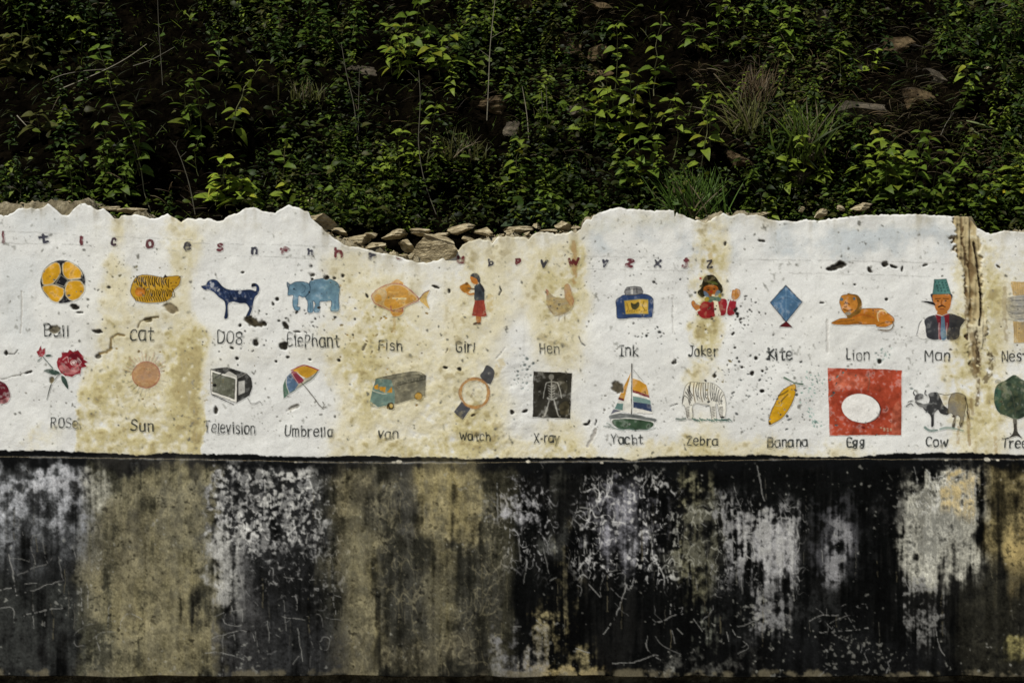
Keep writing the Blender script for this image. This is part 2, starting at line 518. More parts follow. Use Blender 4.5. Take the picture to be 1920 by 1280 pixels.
for p, wd, c, a in [([(1814, 556), (1816, 600), (1826, 625), (1832, 670), (1834, 700)], 15, (112, 92, 60), .7), ([(1826, 600), (1833, 640), (1834, 685)], 8, (58, 47, 34), .9),
                    ([(1834, 690), (1836, 720), (1832, 760)], 6, (92, 76, 50), .8), ([(1846, 620), (1846, 640)], 5, (86, 70, 48), .6),
                    ([(1856, 664), (1862, 678), (1856, 700), (1848, 714)], 11, (100, 88, 66), .85), ([(1853, 664), (1860, 668)], 6, (70, 60, 44), .8),
                    ([(1816, 770), (1817, 832)], 6, (140, 118, 78), .7), ([(1797, 800), (1797, 830)], 5, (150, 128, 88), .6), ([(1822, 750), (1824, 775)], 6, (128, 108, 72), .6),
                    ([(1884, 540), (1882, 600)], 7, (150, 136, 104), .6), ([(1885, 600), (1886, 640)], 7, (128, 112, 80), .5), ([(1866, 820), (1868, 850)], 6, (170, 150, 108), .6),
                    ([(1330, 470), (1336, 520), (1330, 560)], 9, (176, 152, 92), .5), ([(1076, 455), (1078, 480), (1077, 530)], 8, (168, 138, 92), .8), ([(738, 590), (740, 620)], 6, (170, 146, 92), .6),
                    ([(918, 555), (918, 580)], 12, (186, 168, 118), .7), ([(940, 680), (930, 700)], 16, (190, 174, 128), .5)]:
    mark(p, wd, c, a=a, broken=-.5)

# ------------------------------------------------------------------ black painted dado
EDGE_X = [-420, 0, 120, 200, 260, 380, 480, 600, 660, 760, 900, 1050, 1090, 1180, 1300, 1380, 1400, 1560, 1680, 1890, 2340]
EDGE_Y = [846, 844, 845, 848, 851, 851, 852, 855, 853, 857, 859, 857, 856, 860, 855, 852, 852, 856, 850, 850, 852]
LED_X = [-420, 0, 200, 400, 620, 900, 1280, 1500, 1880, 2340]
LED_Y = [856, 855, 858, 861, 866, 866, 863, 860, 860, 861]
EDGE = np.interp(XX, EDGE_X, EDGE_Y) + 1.0 * row(26)[None, :] + 0.55 * N4 + .45 * N8
LED = np.interp(XX, LED_X, LED_Y)
dado = sstep(-0.6, 0.6, YY - EDGE)
D = np.zeros_like(IMG)
D[:] = lin((12, 13, 13)).astype(np.float32)
NR1, NR2, NR3 = fbm(16, 24, octs=2), fbm(9, 14, octs=2), fbm(13, 40, octs=2)
RIDGE = np.clip(np.exp(-(NR1 / .14) ** 2) + .8 * np.exp(-(NR2 / .13) ** 2) + .7 * np.exp(-(NR3 / .12) ** 2), 0, 1) * sstep(-1.0, .6, N4 + .8 * N20)
GRAIN = np.clip(.72 + .13 * N4 + .22 * N8 + .08 * N2 + .08 * N20, .1, 1.25)
mixc(D, (15, 16, 16), sstep(-.6, 1.6, N60 + .5 * STREAK))
mixc(D, (28, 28, 27), sstep(.4, 1.9, -N60 + .6 * STREAKF) * .6)


def patch(x0, x1, y0, y1, col, k=1.0, th=0.5, nz=None, amp=.35, soft=.25, sx=20, sy=30, grain=1.0):
    """a worn area whose edge follows the noise and whose cover is uneven"""
    sx, sy, soft = sx * 1.7, sy * 1.35, soft * 1.6
    w = boxwin(x0, x1, y0, y1, sx, sy)
    b = softwin(w, x0, x1, y0, y1, sx, sy, WOB)
    nz = ((N20 if nz is None else nz)[w] + .38 * STREAK[w] + .2 * STREAKF[w]) / 1.1
    m = sstep(th - soft, th + soft, b + amp * nz * (b > 0.02)) * np.minimum(1, b * 2.2)
    m = np.clip(m * (1 - grain + grain * GRAIN[w]) * k, 0, 1)
    mixc(D[w], col, m)


def scratchy(x0, x1, y0, y1, col, k=1.0, sx=20, sy=30):
    """a net of rubbed scratches inside the box"""
    w = boxwin(x0, x1, y0, y1, sx, sy)
    b = softwin(w, x0, x1, y0, y1, sx, sy, WOB)
    mixc(D[w], col, np.clip(b * RIDGE[w] * k, 0, 1))


TAN, TAN2, OLV, GREY, PALE = (132, 124, 90), (146, 136, 97), (84, 83, 67), (102, 104, 106), (150, 150, 142)
MX1 = (N20 + .8 * STREAK) / 1.28
MX2 = (N8 + .8 * STREAKF + .6 * N20) / 1.4
MX3 = (STREAKB + .7 * N60) / 1.22
MX4 = (N60 + .6 * N20 + .5 * STREAK) / 1.3
# olive and tan runs
patch(-100, 650, 850, 1300, (50, 51, 51), .85, .5, MX4, .4, .4, 20, 10, .5)
patch(-100, 160, 1000, 1160, (26, 27, 27), .7, .5, MX4, .4, .4, 20, 30, .4)
patch(470, 620, 1040, 1180, (22, 22, 23), .8, .5, MX4, .4, .4, 24, 30, .3)
patch(150, 405, 868, 1275, OLV, .95, .42, MX3, .25, .4, 14, 14, .5)
patch(205, 400, 872, 1275, (132, 124, 91), 1.0, .45, MX4, .4, .45, 20, 14, .5)
patch(160, 300, 930, 1100, (106, 100, 78), .8, .5, MX4, .4, .45, 30, 30, .6)
patch(285, 390, 1010, 1275, TAN, .9, .5, MX4, .4, .4, 22, 40, .5)
patch(190, 280, 1070, 1180, TAN2, .75, .5, MX4, .4, .4, 25, 30, .6)
patch(170, 390, 872, 1275, (76, 75, 66), .35, .62, -MX4, .5, .3, 14, 20, .5)
patch(300, 400, 900, 1060, (98, 96, 82), .45, .55, MX1, .5, .35, 20, 20, .6)
patch(372, 400, 1000, 1200, (40, 42, 40), .8, .5, MX3, .3, .35, 8, 40, .4)
patch(615, 960, 868, 1275, (62, 61, 50), .95, .42, MX3, .25, .45, 22, 14, .5)
patch(618, 700, 872, 1140, (118, 110, 82), 1.0, .55, MX4, .4, .4, 24, 30, .5)
patch(645, 720, 980, 1275, TAN, .95, .52, MX4, .45, .4, 20, 40, .5)
patch(780, 895, 868, 1015, (148, 137, 97), 1.2, .38, MX4, .28, .4, 20, 36, .35)
patch(810, 860, 990, 1060, TAN2, .9, .5, MX4, .4, .4, 14, 30, .5)
patch(700, 780, 880, 1000, (92, 88, 72), .65, .55, MX4, .4, .4, 24, 30, .6)
patch(805, 855, 1000, 1275, TAN, 1.0, .5, MX3, .45, .4, 16, 30, .6)
patch(620, 900, 1190, 1275, (98, 91, 68), .75, .55, MX4, .45, .4, 30, 24, .6)
patch(630, 930, 900, 1260, (44, 44, 40), .45, .70, -MX4, .6, .3, 20, 30, .5)
patch(715, 790, 1010, 1200, (38, 39, 37), .85, .55, MX4, .4, .35, 24, 40, .4)
patch(750, 790, 870, 1000, (66, 66, 64), .8, .5, MX1, .4, .35, 14, 30, .5)
patch(900, 960, 868, 1275, (66, 64, 51), .85, .5, MX3, .4, .4, 20, 14, .6)
patch(880, 950, 1060, 1200, (34, 35, 33), .8, .5, MX4, .4, .4, 24, 40, .4)
patch(1020, 1085, 880, 1060, (58, 58, 52), .75, .5, MX4, .4, .45, 22, 30, .6)
patch(1040, 1085, 1020, 1180, (96, 91, 70), .6, .58, MX2, .5, .35, 18, 30, .8)
patch(990, 1090, 1160, 1275, (120, 112, 82), .65, .66, MX2, .5, .3, 28, 30, .8)
patch(1000, 1110, 1245, 1280, (148, 134, 94), .85, .5, N8, .4, .35, 24, 8, .6)
patch(1285, 1335, 900, 1110, (100, 98, 78), .8, .58, MX2, .5, .35, 18, 40, .8)
patch(1835, 2000, 880, 1060, (106, 97, 68), .8, .52, MX4, .4, .4, 20, 36, .6)
patch(1880, 1990, 1000, 1110, (128, 114, 76), .85, .52, MX4, .4, .4, 24, 36, .6)
patch(1800, 1930, 1060, 1275, (50, 49, 41), .7, .5, MX3, .4, .4, 34, 30, .6)
patch(1890, 1925, 1190, 1230, (112, 106, 68), .7, .5, N20, .4, .35, 12, 14, .7)
patch(-420, -120, 868, 1275, TAN, .75, .5, MX3, .4, .4, 60, 20, .5)
for x0, x1 in ((150, 405), (620, 940)):
    patch(x0, x1, 872, 1275, (98, 96, 86), .28, .72, (N60 + N20 + STREAK) / 1.7, .55, .35, 16, 20, .4)
    patch(x0, x1, 872, 1275, (54, 54, 48), .3, .92, (N60 + STREAK + .5 * N20) / 1.5, .55, .3, 16, 20, .4)
    scratchy(x0, x1, 880, 1270, (150, 142, 112), .22)
    patch(x0, x1, 872, 1275, (44, 44, 38), .3, 1.08, (N8 + .7 * N4) / 1.2, .45, .2, 16, 20, .3)
# grey and chalky scuffed paint
patch(-60, 168, 872, 1040, (84, 86, 88), .95, .45, MX4, .3, .5, 24, 50, .5)
patch(-40, 150, 885, 985, (140, 142, 146), .8, .62, (N8 + N20) / 1.4, .45, .4, 34, 40, .9)
patch(40, 130, 890, 930, (150, 151, 154), .6, .6, N8, .45, .35, 30, 20, .8)
patch(160, 205, 875, 950, (150, 149, 138), .9, .5, MX1, .35, .4, 14, 24, .6)
patch(-60, 150, 1100, 1275, (54, 56, 54), .8, .5, MX4, .5, .45, 24, 40, .5)
patch(400, 625, 872, 1050, (74, 75, 76), .85, .5, (N20 + N8) / 1.4, .4, .5, 18, 40, .9)
patch(405, 622, 876, 1030, (160, 160, 158), .5, .95, (N8 + N4 + .3 * N20) / 1.35, .48, .22, 18, 30, .6)
patch(405, 625, 876, 1080, (14, 14, 15), .5, .95, (N8 + .6 * N20 - N4 * .3) / 1.2, .5, .25, 18, 40, .2)
scratchy(405, 622, 876, 1010, (176, 176, 172), .85)
scratchy(405, 640, 960, 1120, (150, 150, 148), .4)
patch(540, 610, 872, 900, (170, 170, 166), .8, .85, (N8 + N4) / 1.4, .45, .25, 20, 8, .7)
patch(402, 452, 1012, 1150, (142, 142, 138), 1.05, .5, MX1, .4, .4, 12, 34, .6)
patch(452, 480, 1020, 1160, (74, 74, 74), .8, .5, MX1, .4, .4, 12, 34, .6)
patch(400, 500, 1130, 1275, (62, 62, 62), .7, .5, MX4, .4, .4, 18, 24, .7)
patch(480, 640, 1130, 1275, (50, 51, 52), .75, .5, MX4, .45, .45, 18, 24, .7)
patch(600, 640, 880, 1180, (52, 53, 50), .7, .5, MX4, .4, .4, 14, 30, .5)
patch(935, 1010, 925, 1000, (104, 104, 106), .8, .75, (N8 + N4 + N20) / 1.7, .5, .3, 22, 24)
patch(945, 1000, 970, 995, (136, 136, 138), .9, .5, N8, .4, .35, 16, 12)
scratchy(935, 1030, 905, 1060, (146, 146, 146), .7)
patch(1095, 1245, 905, 1060, (80, 80, 84), .5, .8, (N8 + N4 + .6 * STREAKF) / 1.6, .55, .35, 26, 30)
patch(1135, 1190, 920, 1045, (112, 112, 118), 1.0, .5, MX4, .35, .4, 22, 30, .6)
patch(1165, 1215, 985, 1045, (130, 130, 134), .7, .6, MX1, .4, .3, 14, 24)
scratchy(1085, 1265, 890, 1085, (164, 164, 162), .85, 26, 30)
patch(1020, 1085, 990, 1050, (78, 80, 78), .75, .5, MX4, .35, .45, 22, 28, .6)
patch(1250, 1340, 940, 1080, (70, 70, 64), .6, .6, MX1, .5, .4, 20, 30)
scratchy(1250, 1345, 940, 1090, (150, 150, 140), .5)
patch(1355, 1490, 960, 1090, (132, 132, 133), .7, .95, (MX2 + .5 * N60), .5, .22, 26, 30)
patch(1412, 1470, 990, 1080, (148, 148, 149), 1.1, .5, MX1, .45, .35, 18, 30, .7)
patch(1385, 1485, 970, 1055, (156, 156, 154), .9, .95, (STREAKF + N8) / 1.4, .5, .22, 22, 30)
scratchy(1345, 1500, 940, 1100, (160, 160, 158), .6)
patch(1415, 1470, 1105, 1195, (112, 112, 112), .95, .7, MX2, .5, .3, 18, 30)
patch(1340, 1500, 930, 1210, (40, 41, 41), .35, .6, MX2, .5, .4, 28, 34)
patch(1535, 1600, 960, 1080, (92, 92, 96), .8, .65, MX2, .45, .4, 22, 34)
patch(1560, 1588, 975, 1100, (142, 142, 144), .9, .65, MX2, .45, .35, 9, 24)
patch(1510, 1640, 950, 1100, (36, 37, 38), .5, .5, MX2, .4, .45, 30, 34)
patch(1510, 1600, 1110, 1190, (44, 45, 45), .5, .7, MX2, .5, .4, 26, 34)
patch(1700, 1832, 895, 1085, (154, 153, 142), 1.15, .46, (.6 * MX2 + .5 * MX4), .36, .35, 20, 44, .6)
patch(1715, 1790, 960, 1050, (156, 156, 148), .8, .5, MX1, .4, .4, 20, 30, .7)
patch(1700, 1830, 900, 1060, (36, 36, 33), .6, 1.05, (MX2 + N4 * .4), .45, .2, 16, 30, .2)
scratchy(1705, 1830, 868, 960, (166, 166, 160), .9, 16, 20)
patch(1775, 1825, 890, 960, (150, 136, 100), .85, .6, MX2, .5, .35, 16, 24)
patch(1690, 1760, 1090, 1200, (96, 96, 94), .8, .95, MX2, .55, .22, 22, 28)
patch(1650, 1690, 925, 990, (48, 48, 48), .5, .6, MX2, .5, .4, 22, 28)
patch(930, 1060, 1190, 1275, (92, 92, 92), .75, .6, (N8 + N20) / 1.4, .5, .35, 26, 26)
patch(1300, 1340, 1140, 1230, (78, 80, 72), .7, .9, MX2, .5, .3, 18, 24)
patch(1240, 1400, 1240, 1275, (80, 80, 76), .6, .62, N8, .5, .35, 40, 16)
patch(1500, 1760, 1200, 1275, (28, 29, 30), .6, .5, MX4, .4, .45, 40, 24, .5)
# pepper of small bright and dark flecks, grime everywhere
mixc(D, (120, 120, 114), sstep(2.1, 3.1, N4 + .6 * N60) * .4)
mixc(D, (14, 14, 14), sstep(1.7, 2.8, -N4 + .5 * N20) * .5)
D *= np.clip(1 + .09 * N2 + .07 * N4 + .07 * STREAKF + .07 * STREAK + .09 * N20, .4, 1.7)[..., None]
LUM = D.mean(-1)
D *= (.72 + .62 * sstep(.008, .13, LUM))[..., None]
# dark line under the white, lower drips
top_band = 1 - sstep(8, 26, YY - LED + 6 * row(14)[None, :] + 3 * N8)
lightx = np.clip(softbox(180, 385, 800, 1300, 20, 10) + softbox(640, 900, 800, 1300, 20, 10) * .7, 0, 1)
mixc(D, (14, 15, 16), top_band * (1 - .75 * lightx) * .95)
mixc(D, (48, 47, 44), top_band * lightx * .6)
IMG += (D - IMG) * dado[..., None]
HGT += dado * (-0.4 * (0.0010 * N60 + 0.00045 * N20 + 0.00016 * N8)) + dado * 0.0007 * (STREAKF * .4 + N8 * .4)
CHIPD = CHIP.copy()

# ledge: highlight painted along the chipped arris, and the black line above it
led_line = np.exp(-((YY - LED - .6 * N8) / 1.5) ** 2)
mixc(IMG, (112, 112, 110), led_line * sstep(-.9, 1.2, row(60)[None, :] + .5 * N4) * .75 * dado)
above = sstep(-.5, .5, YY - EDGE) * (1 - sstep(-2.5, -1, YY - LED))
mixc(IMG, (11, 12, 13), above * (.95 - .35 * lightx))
for x, y, r in [(738, 866, 4), (748, 865, 6), (990, 865, 3), (1128, 867, 3), (555, 866, 3), (1774, 862, 3), (1850, 861, 6), (1870, 862, 3)]:
    chip(x, y, r, r * .5, 0, col=(176, 172, 158), depth=-.001)
# bright frayed lower rim
rim = sstep(1254, 1264, YY + 3 * N20 + 2 * N8)
mixc(IMG, (104, 98, 80), rim * sstep(-.6, 1.0, N20 + .5 * N8) * .7 * np.where((XX > 950) | (XX < 560), 1, .6))
mixc(IMG, (30, 28, 24), sstep(1266, 1269, YY) * .8)  # shadow gap at the wall's foot, painted into the colour

# scratches and chalk lines: (zoomed drawing coordinates of three stretches of the dado)
WHT = (158, 158, 154)
def scr(ox, pts, w=1.5, a=.52, c=WHT, br=-.1):
    w, a = w * rng.uniform(.7, 1.25), a * rng.uniform(.4, 1.05)
    if len(pts) > 2: pts = [tuple(q) for q in catmull(pts, False, 4)]
    mark([(ox + x / 2.909, 840 + y / 2.909) for x, y in pts], w, c, a=a, broken=br, depth=.0003)
for p in [[(50, 580), (72, 690), (90, 800)], [(90, 800), (220, 760), (340, 715)], [(60, 600), (130, 610), (190, 630)], [(95, 690), (180, 655), (250, 630)], [(0, 775), (120, 740), (200, 735)],
          [(235, 480), (240, 560), (262, 630), (285, 600)], [(170, 545), (195, 635)], [(165, 540), (180, 480), (230, 470)], [(320, 590), (340, 710)], [(0, 870), (70, 870), (80, 950)],
          [(130, 910), (250, 880), (340, 870)], [(180, 850), (185, 980)], [(245, 880), (245, 970)], [(395, 530), (410, 590)], [(405, 1060), (410, 1010), (470, 965), (520, 960)], [(405, 1060), (430, 1080), (500, 1045), (560, 1000), (630, 1000)],
          [(520, 955), (530, 1050), (545, 1100)], [(590, 980), (595, 880), (610, 860)], [(655, 980), (670, 920), (720, 905), (775, 930)], [(1245, 690), (1265, 880)], [(1300, 620), (1330, 790), (1340, 880)],
          [(1170, 915), (1250, 885), (1330, 875)], [(1225, 940), (1240, 885)], [(1275, 880), (1280, 960)], [(1320, 880), (1320, 960), (1240, 960), (1222, 930)], [(1550, 700), (1640, 712)], [(1690, 715), (1780, 720)],
          [(1545, 920), (1660, 932)], [(1670, 912), (1745, 905), (1760, 970)], [(1160, 1035), (1260, 1000), (1370, 1000), (1390, 1050)], [(1275, 1010), (1290, 1080), (1350, 1060)], [(1390, 980), (1410, 1110)],
          [(1540, 490), (1580, 560), (1620, 640)], [(1680, 400), (1675, 520)], [(1720, 580), (1740, 680)], [(1625, 980), (1640, 1090), (1650, 1160)], [(1550, 830), (1560, 990)], [(1620, 820), (1620, 880)],
          [(1740, 1050), (1770, 1025), (1800, 1040), (1790, 1090), (1750, 1090), (1740, 1050)], [(1780, 920), (1860, 935)], [(1790, 790), (1860, 810)], [(1820, 790), (1830, 900)], [(1120, 1120), (1200, 1110), (1330, 1150)],
          [(1460, 940), (1470, 1060)], [(1690, 1010), (1710, 1080)], [(1600, 1180), (1630, 1130)], [(1215, 1000), (1215, 1250)], [(440, 760), (450, 960)], [(475, 740), (480, 870)], [(1365, 250), (1410, 310)], [(1580, 240), (1640, 250)], [(1600, 310), (1605, 350)]]:
    scr(0, p)
for p in [[(880, 300), (890, 420), (900, 440)], [(940, 300), (920, 400)], [(1010, 260), (1020, 340), (960, 330)], [(960, 450), (980, 620)], [(1000, 450), (1010, 560), (1000, 740)], [(850, 190), (855, 400)], [(1040, 480), (1030, 600)],
          [(1100, 540), (1130, 680)], [(1300, 640), (1320, 690), (1300, 730)], [(1280, 740), (1310, 760), (1300, 800)], [(1350, 740), (1430, 830)], [(1440, 680), (1410, 760), (1420, 820)], [(1555, 740), (1500, 900), (1430, 1010)],
          [(1450, 670), (1560, 655)], [(1635, 680), (1720, 660), (1860, 640)], [(1690, 500), (1690, 660)], [(1670, 340), (1690, 500)], [(1660, 470), (1770, 465)], [(1590, 560), (1680, 620)], [(1480, 1170), (1600, 1160), (1720, 1120)],
          [(1700, 960), (1790, 915), (1860, 900)], [(1660, 1060), (1680, 1110), (1740, 1150)], [(1660, 1060), (1670, 1020)], [(1710, 1020), (1750, 1070), (1850, 1120)], [(1800, 990), (1820, 1060)], [(1830, 980), (1860, 1010)],
          [(1800, 830), (1790, 900)], [(1340, 290), (1350, 400), (1330, 480), (1340, 600)], [(1370, 200), (1400, 290), (1370, 330)], [(1410, 180), (1430, 220), (1500, 230)], [(1350, 210), (1420, 260)], [(1300, 320), (1360, 330)],
          [(1420, 600), (1530, 610), (1580, 570)], [(1350, 620), (1480, 625)], [(1570, 160), (1640, 210), (1650, 240)], [(1470, 690), (1540, 680), (1545, 720)], [(1500, 620), (1500, 660)], [(1640, 330), (1660, 400), (1700, 440), (1690, 520)],
          [(1800, 340), (1810, 390)], [(1830, 440), (1840, 540)], [(1180, 700), (1140, 720)], [(940, 970), (980, 970)], [(1280, 1090), (1350, 1110)], [(1060, 930), (1090, 960)], [(1290, 560), (1300, 640)], [(1315, 430), (1330, 540)]]:
    scr(640, p)
for p in [[(265, 340), (270, 400)], [(270, 370), (390, 345)], [(310, 320), (340, 400)], [(270, 155), (290, 240)], [(410, 100), (430, 240), (445, 290)], [(260, 960), (290, 1020), (320, 1030)], [(300, 970), (400, 935)], [(300, 1120), (360, 1085), (330, 1050)],
          [(350, 1060), (320, 1080)], [(780, 870), (790, 950), (785, 1100), (780, 1180)], [(690, 940), (760, 910), (850, 910)], [(790, 960), (890, 915), (950, 915)], [(745, 1000), (870, 995), (1010, 980)], [(890, 900), (940, 980)], [(810, 1000), (870, 1040)],
          [(850, 870), (890, 850)], [(1260, 100), (1280, 200)], [(1330, 120), (1360, 160), (1400, 150)], [(1340, 200), (1370, 270)], [(1300, 620), (1320, 740)], [(1375, 960), (1400, 1080), (1430, 1130)], [(1290, 850), (1310, 840)], [(1300, 920), (1300, 980)], [(1330, 990), (1370, 940)],
          [(320, 690), (325, 790)], [(280, 540), (285, 620)], [(340, 560), (350, 610)], [(240, 1000), (250, 1050)], [(760, 560), (765, 620)], [(60, 930), (110, 1000)], [(410, 760), (420, 860)], [(490, 850), (500, 900)], [(600, 740), (605, 830)], [(1430, 280), (1440, 350)], [(1550, 180), (1560, 300)], [(60, 640), (80, 780)], [(770, 1080), (790, 1110)]]:
    scr(1280, p)
for k in range(90):                                  # small random scrapes in the scuffed areas
    cx, cy, sx, sy = [(1170, 985, 45, 45), (520, 960, 60, 45), (1420, 1030, 50, 45), (970, 970, 25, 35), (1770, 930, 40, 45), (80, 950, 60, 45), (480, 1180, 70, 60), (1580, 1160, 60, 50), (1260, 1150, 80, 60)][k % 9]
    x, y = rng.normal(cx, sx), rng.normal(cy, sy)
    if y < 884: continue
    a, p = rng.uniform(0, 6.28), [(x, y)]
    for q in range(rng.integers(2, 6)):
        a += rng.normal(0, .7)
        p.append((p[-1][0] + 7 * math.cos(a), p[-1][1] + 8 * math.sin(a)))
    mark(p, rng.uniform(.8, 1.4), (140, 140, 138), a=rng.uniform(.2, .6), broken=.15)
for k in range(260):                                  # vertical drips and rubs
    x, y = rng.uniform(-400, 2320), rng.uniform(880, 1180)
    mark([(x, y), (x + rng.normal(0, 1.5), y + rng.uniform(10, 70))], rng.uniform(.8, 2), [(92, 90, 82), (14, 15, 16), (110, 104, 84)][k % 3], a=rng.uniform(.2, .5), broken=.1)


def sample(arr, u, v):
    fx, fy = np.clip(u - GX0, 0, GW - 1.001), np.clip(v - GY0, 0, GH - 1.001)
    i, j = fx.astype(int), fy.astype(int)
    a, b = fx - i, fy - j
    if arr.ndim == 3:
        a, b = a[..., None], b[..., None]
    return (arr[j, i] * (1 - a) * (1 - b) + arr[j, i + 1] * a * (1 - b) + arr[j + 1, i] * (1 - a) * b + arr[j + 1, i + 1] * a * b)

# ------------------------------------------------------------------ materials
M_PLASTER = mat_plaster("limewashed_plaster", bump=0.42, dist=0.0026, grain=0.10, spec=0.04)
M_DADO = mat_plaster("black_painted_plaster", rough=0.8, bump=0.35, dist=0.002, grain=0.22, stretch=.5, spec=0.02)
M_STONE = mat_noise("rubble_stone", lin((84, 76, 60)), lin((190, 180, 152)), scale=15, cc=lin((146, 134, 106)), bump=1, dist=.012, strat=(1, 1, 2.4), spec=.05)
M_HILLSTONE = mat_noise("hill_stone", lin((34, 31, 26)), lin((104, 96, 82)), scale=9, cc=lin((62, 57, 48)), bump=1, dist=.015, strat=(1, 1, 1.6), spec=.05)
M_TANSTONE = mat_noise("tan_stone", lin((30, 25, 18)), lin((104, 90, 66)), scale=10, cc=lin((58, 48, 34)), bump=1, dist=.015, spec=.05)
M_CORE = mat_noise("mortar_and_rubble", lin((60, 54, 43)), lin((164, 155, 132)), scale=14, cc=lin((110, 102, 82)), bump=1, dist=.015, spec=.05)
M_SOIL = mat_noise("soil_with_shade", (0.0008, 0.0006, 0.0004), (0.006, 0.0046, 0.0026), scale=9, cc=(0.002, 0.0016, 0.001), bump=1, dist=.05, spec=0)  # near black: deep shade between the plants is put into the soil colour
M_GROUND = mat_noise("dusty_ground", (0.10, 0.08, 0.055), (0.24, 0.20, 0.15), scale=3, bump=.6, dist=.02)
M_LEAF = mat_leaf("leaf", spec=.12)
M_STEM = mat_leaf("stem", trans=0, rough=.6)

# ------------------------------------------------------------------ setting: ground and hillside
def pn(x, y, seed, freq, octs=3):
    r = np.random.default_rng(seed)
    t, a = 0, 1.0
    for o in range(octs):
        for k in range(5):
            th = r.uniform(0, 6.283)
            f = freq * r.uniform(.6, 1.5)
            t = t + a * np.sin(f * (x * math.cos(th) + y * math.sin(th)) + r.uniform(0, 6.283))
        freq *= 2.1
        a *= .5
    return t * 0.45


SLOPE = 1 / math.tan(math.radians(60))


def hill(x, z):
    x, z = np.asarray(x, dtype=np.float64), np.asarray(z, dtype=np.float64)
    b = 0.40 + np.maximum(z - 2.1, -.02) * SLOPE
    amp = np.clip((z - 1.9) / .35, 0, 1)
    led = 0.11 * np.sin(6.2 * z + 1.3 * np.sin(1.7 * x) + .6)
    return b + amp * (0.055 * pn(x, z, 3, 2.3) + 0.02 * pn(x, z, 5, 9) + led * .6)


xs = np.concatenate([np.arange(-14, -4, .25), np.arange(-4, 4, .03), np.arange(4, 14.01, .25)])
zs = np.concatenate([np.arange(-.3, 1.8, .3), np.arange(1.8, 4.2, .03), np.arange(4.2, 9, .2)])
HX, HZ = np.meshgrid(xs, zs)
HY = hill(HX, HZ)
nx, nz = len(xs), len(zs)
idx = np.arange(nx * nz).reshape(nz, nx)
q = np.stack([idx[:-1, :-1], idx[:-1, 1:], idx[1:, 1:], idx[1:, :-1]], -1).reshape(-1, 4)
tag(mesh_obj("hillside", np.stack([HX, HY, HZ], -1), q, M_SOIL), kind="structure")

gxs, gys = np.linspace(-60, 60, 121), np.linspace(-80, 0.6, 90)
AX, AY = np.meshgrid(gxs, gys)
AZ = -0.055 + 0.012 * pn(AX, AY, 11, 1.4)
idx = np.arange(AX.size).reshape(AX.shape)
q = np.stack([idx[:-1, :-1], idx[:-1, 1:], idx[1:, 1:], idx[1:, :-1]], -1).reshape(-1, 4)
tag(mesh_obj("ground", np.stack([AX, AY, AZ], -1), q, M_GROUND), kind="structure")

# ------------------------------------------------------------------ the wall
wall = tag(empty("plaster_wall"), "long whitewashed plaster wall with alphabet pictures above a black painted base", "wall", kind="thing")

top = []
def addtop(ox, oy, s, pts):
    for x, y in pts: top.append((ox + x / s, oy + y / s))
addtop(0, 360, 4.8, [(-1900, 160), (-1500, 190), (-1100, 170), (-700, 150), (-400, 215), (-150, 190), (0, 200), (60, 210), (130, 180), (170, 145), (250, 150), (390, 140), (430, 105), (465, 130), (500, 160), (560, 205), (620, 205), (660, 160), (700, 115), (770, 98), (830, 130), (885, 162), (930, 148), (985, 195), (1030, 240),
                     (1070, 240), (1095, 205), (1150, 212), (1220, 200), (1290, 213), (1350, 238), (1425, 234), (1460, 210), (1510, 200), (1580, 240), (1632, 272), (1690, 235), (1730, 238)])
addtop(360, 360, 4.8, [(4, 237), (100, 240), (140, 232), (215, 258), (278, 255), (300, 228), (330, 205), (400, 195), (480, 150), (560, 133), (620, 165), (700, 180), (750, 186), (800, 152), (870, 118), (960, 140), (1050, 180), (1075, 240), (1140, 295), (1200, 360), (1300, 430), (1370, 470), (1420, 490)])
addtop(660, 400, 4.3636, [(10, 268), (100, 285), (180, 310), (235, 330), (280, 328), (360, 345), (430, 372), (520, 395), (600, 405), (700, 380), (780, 340), (860, 312), (900, 262), (950, 236), (1040, 207), (1125, 222), (1150, 242), (1190, 195), (1260, 186), (1330, 192), (1415, 195), (1445, 212), (1480, 172), (1540, 150), (1700, 170), (1800, 145), (1832, 166), (1842, 150)])
addtop(1080, 380, 4.8, [(10, 262), (45, 240), (62, 185), (95, 150), (138, 158), (152, 122), (250, 75), (330, 52), (420, 44), (480, 55), (560, 60), (700, 72), (885, 65), (905, 78), (888, 150), (922, 104), (1000, 126), (1070, 152), (1170, 182), (1225, 148), (1330, 96), (1400, 122), (1480, 94)])
addtop(1400, 380, 3.6923, [(0, 82), (100, 90), (150, 112), (180, 120), (280, 124), (330, 130), (400, 116), (500, 124), (560, 116), (640, 106), (760, 92), (900, 86), (1080, 80), (1250, 82), (1400, 92), (1440, 94), (1530, 95), (1572, 130), (1600, 180), (1640, 195), (1700, 216), (1780, 192), (1850, 196), (1920, 202), (2300, 190), (2600, 215), (3000, 180), (3470, 200)])
top = np.array(top)
order = np.argsort(top[:, 0], kind='stable')
tu, tv = top[order, 0], top[order, 1]

STEP = 1.6
# grime washed down from the broken top edge
TOPV = np.interp(gx, tu, tv)[None, :]
dtop = YY - TOPV
gr = np.exp(-np.clip(dtop, 0, None) / 9.0) * sstep(-.8, 1.6, N20 + .5 * STREAK) * .5 + np.exp(-np.clip(dtop, 0, None) / 45.0) * sstep(.3, 1.9, STREAK + .4 * N8) * .32
mixc(IMG, (140, 132, 108), np.where(YY < EDGE, gr, 0))
cu = np.arange(GX0, GX1 + .1, STEP)
jit = np.interp(cu, gx, row(5)) * .5 + np.interp(cu, gx, row(2.5)) * .45
topv = np.interp(cu, tu, tv) + jit


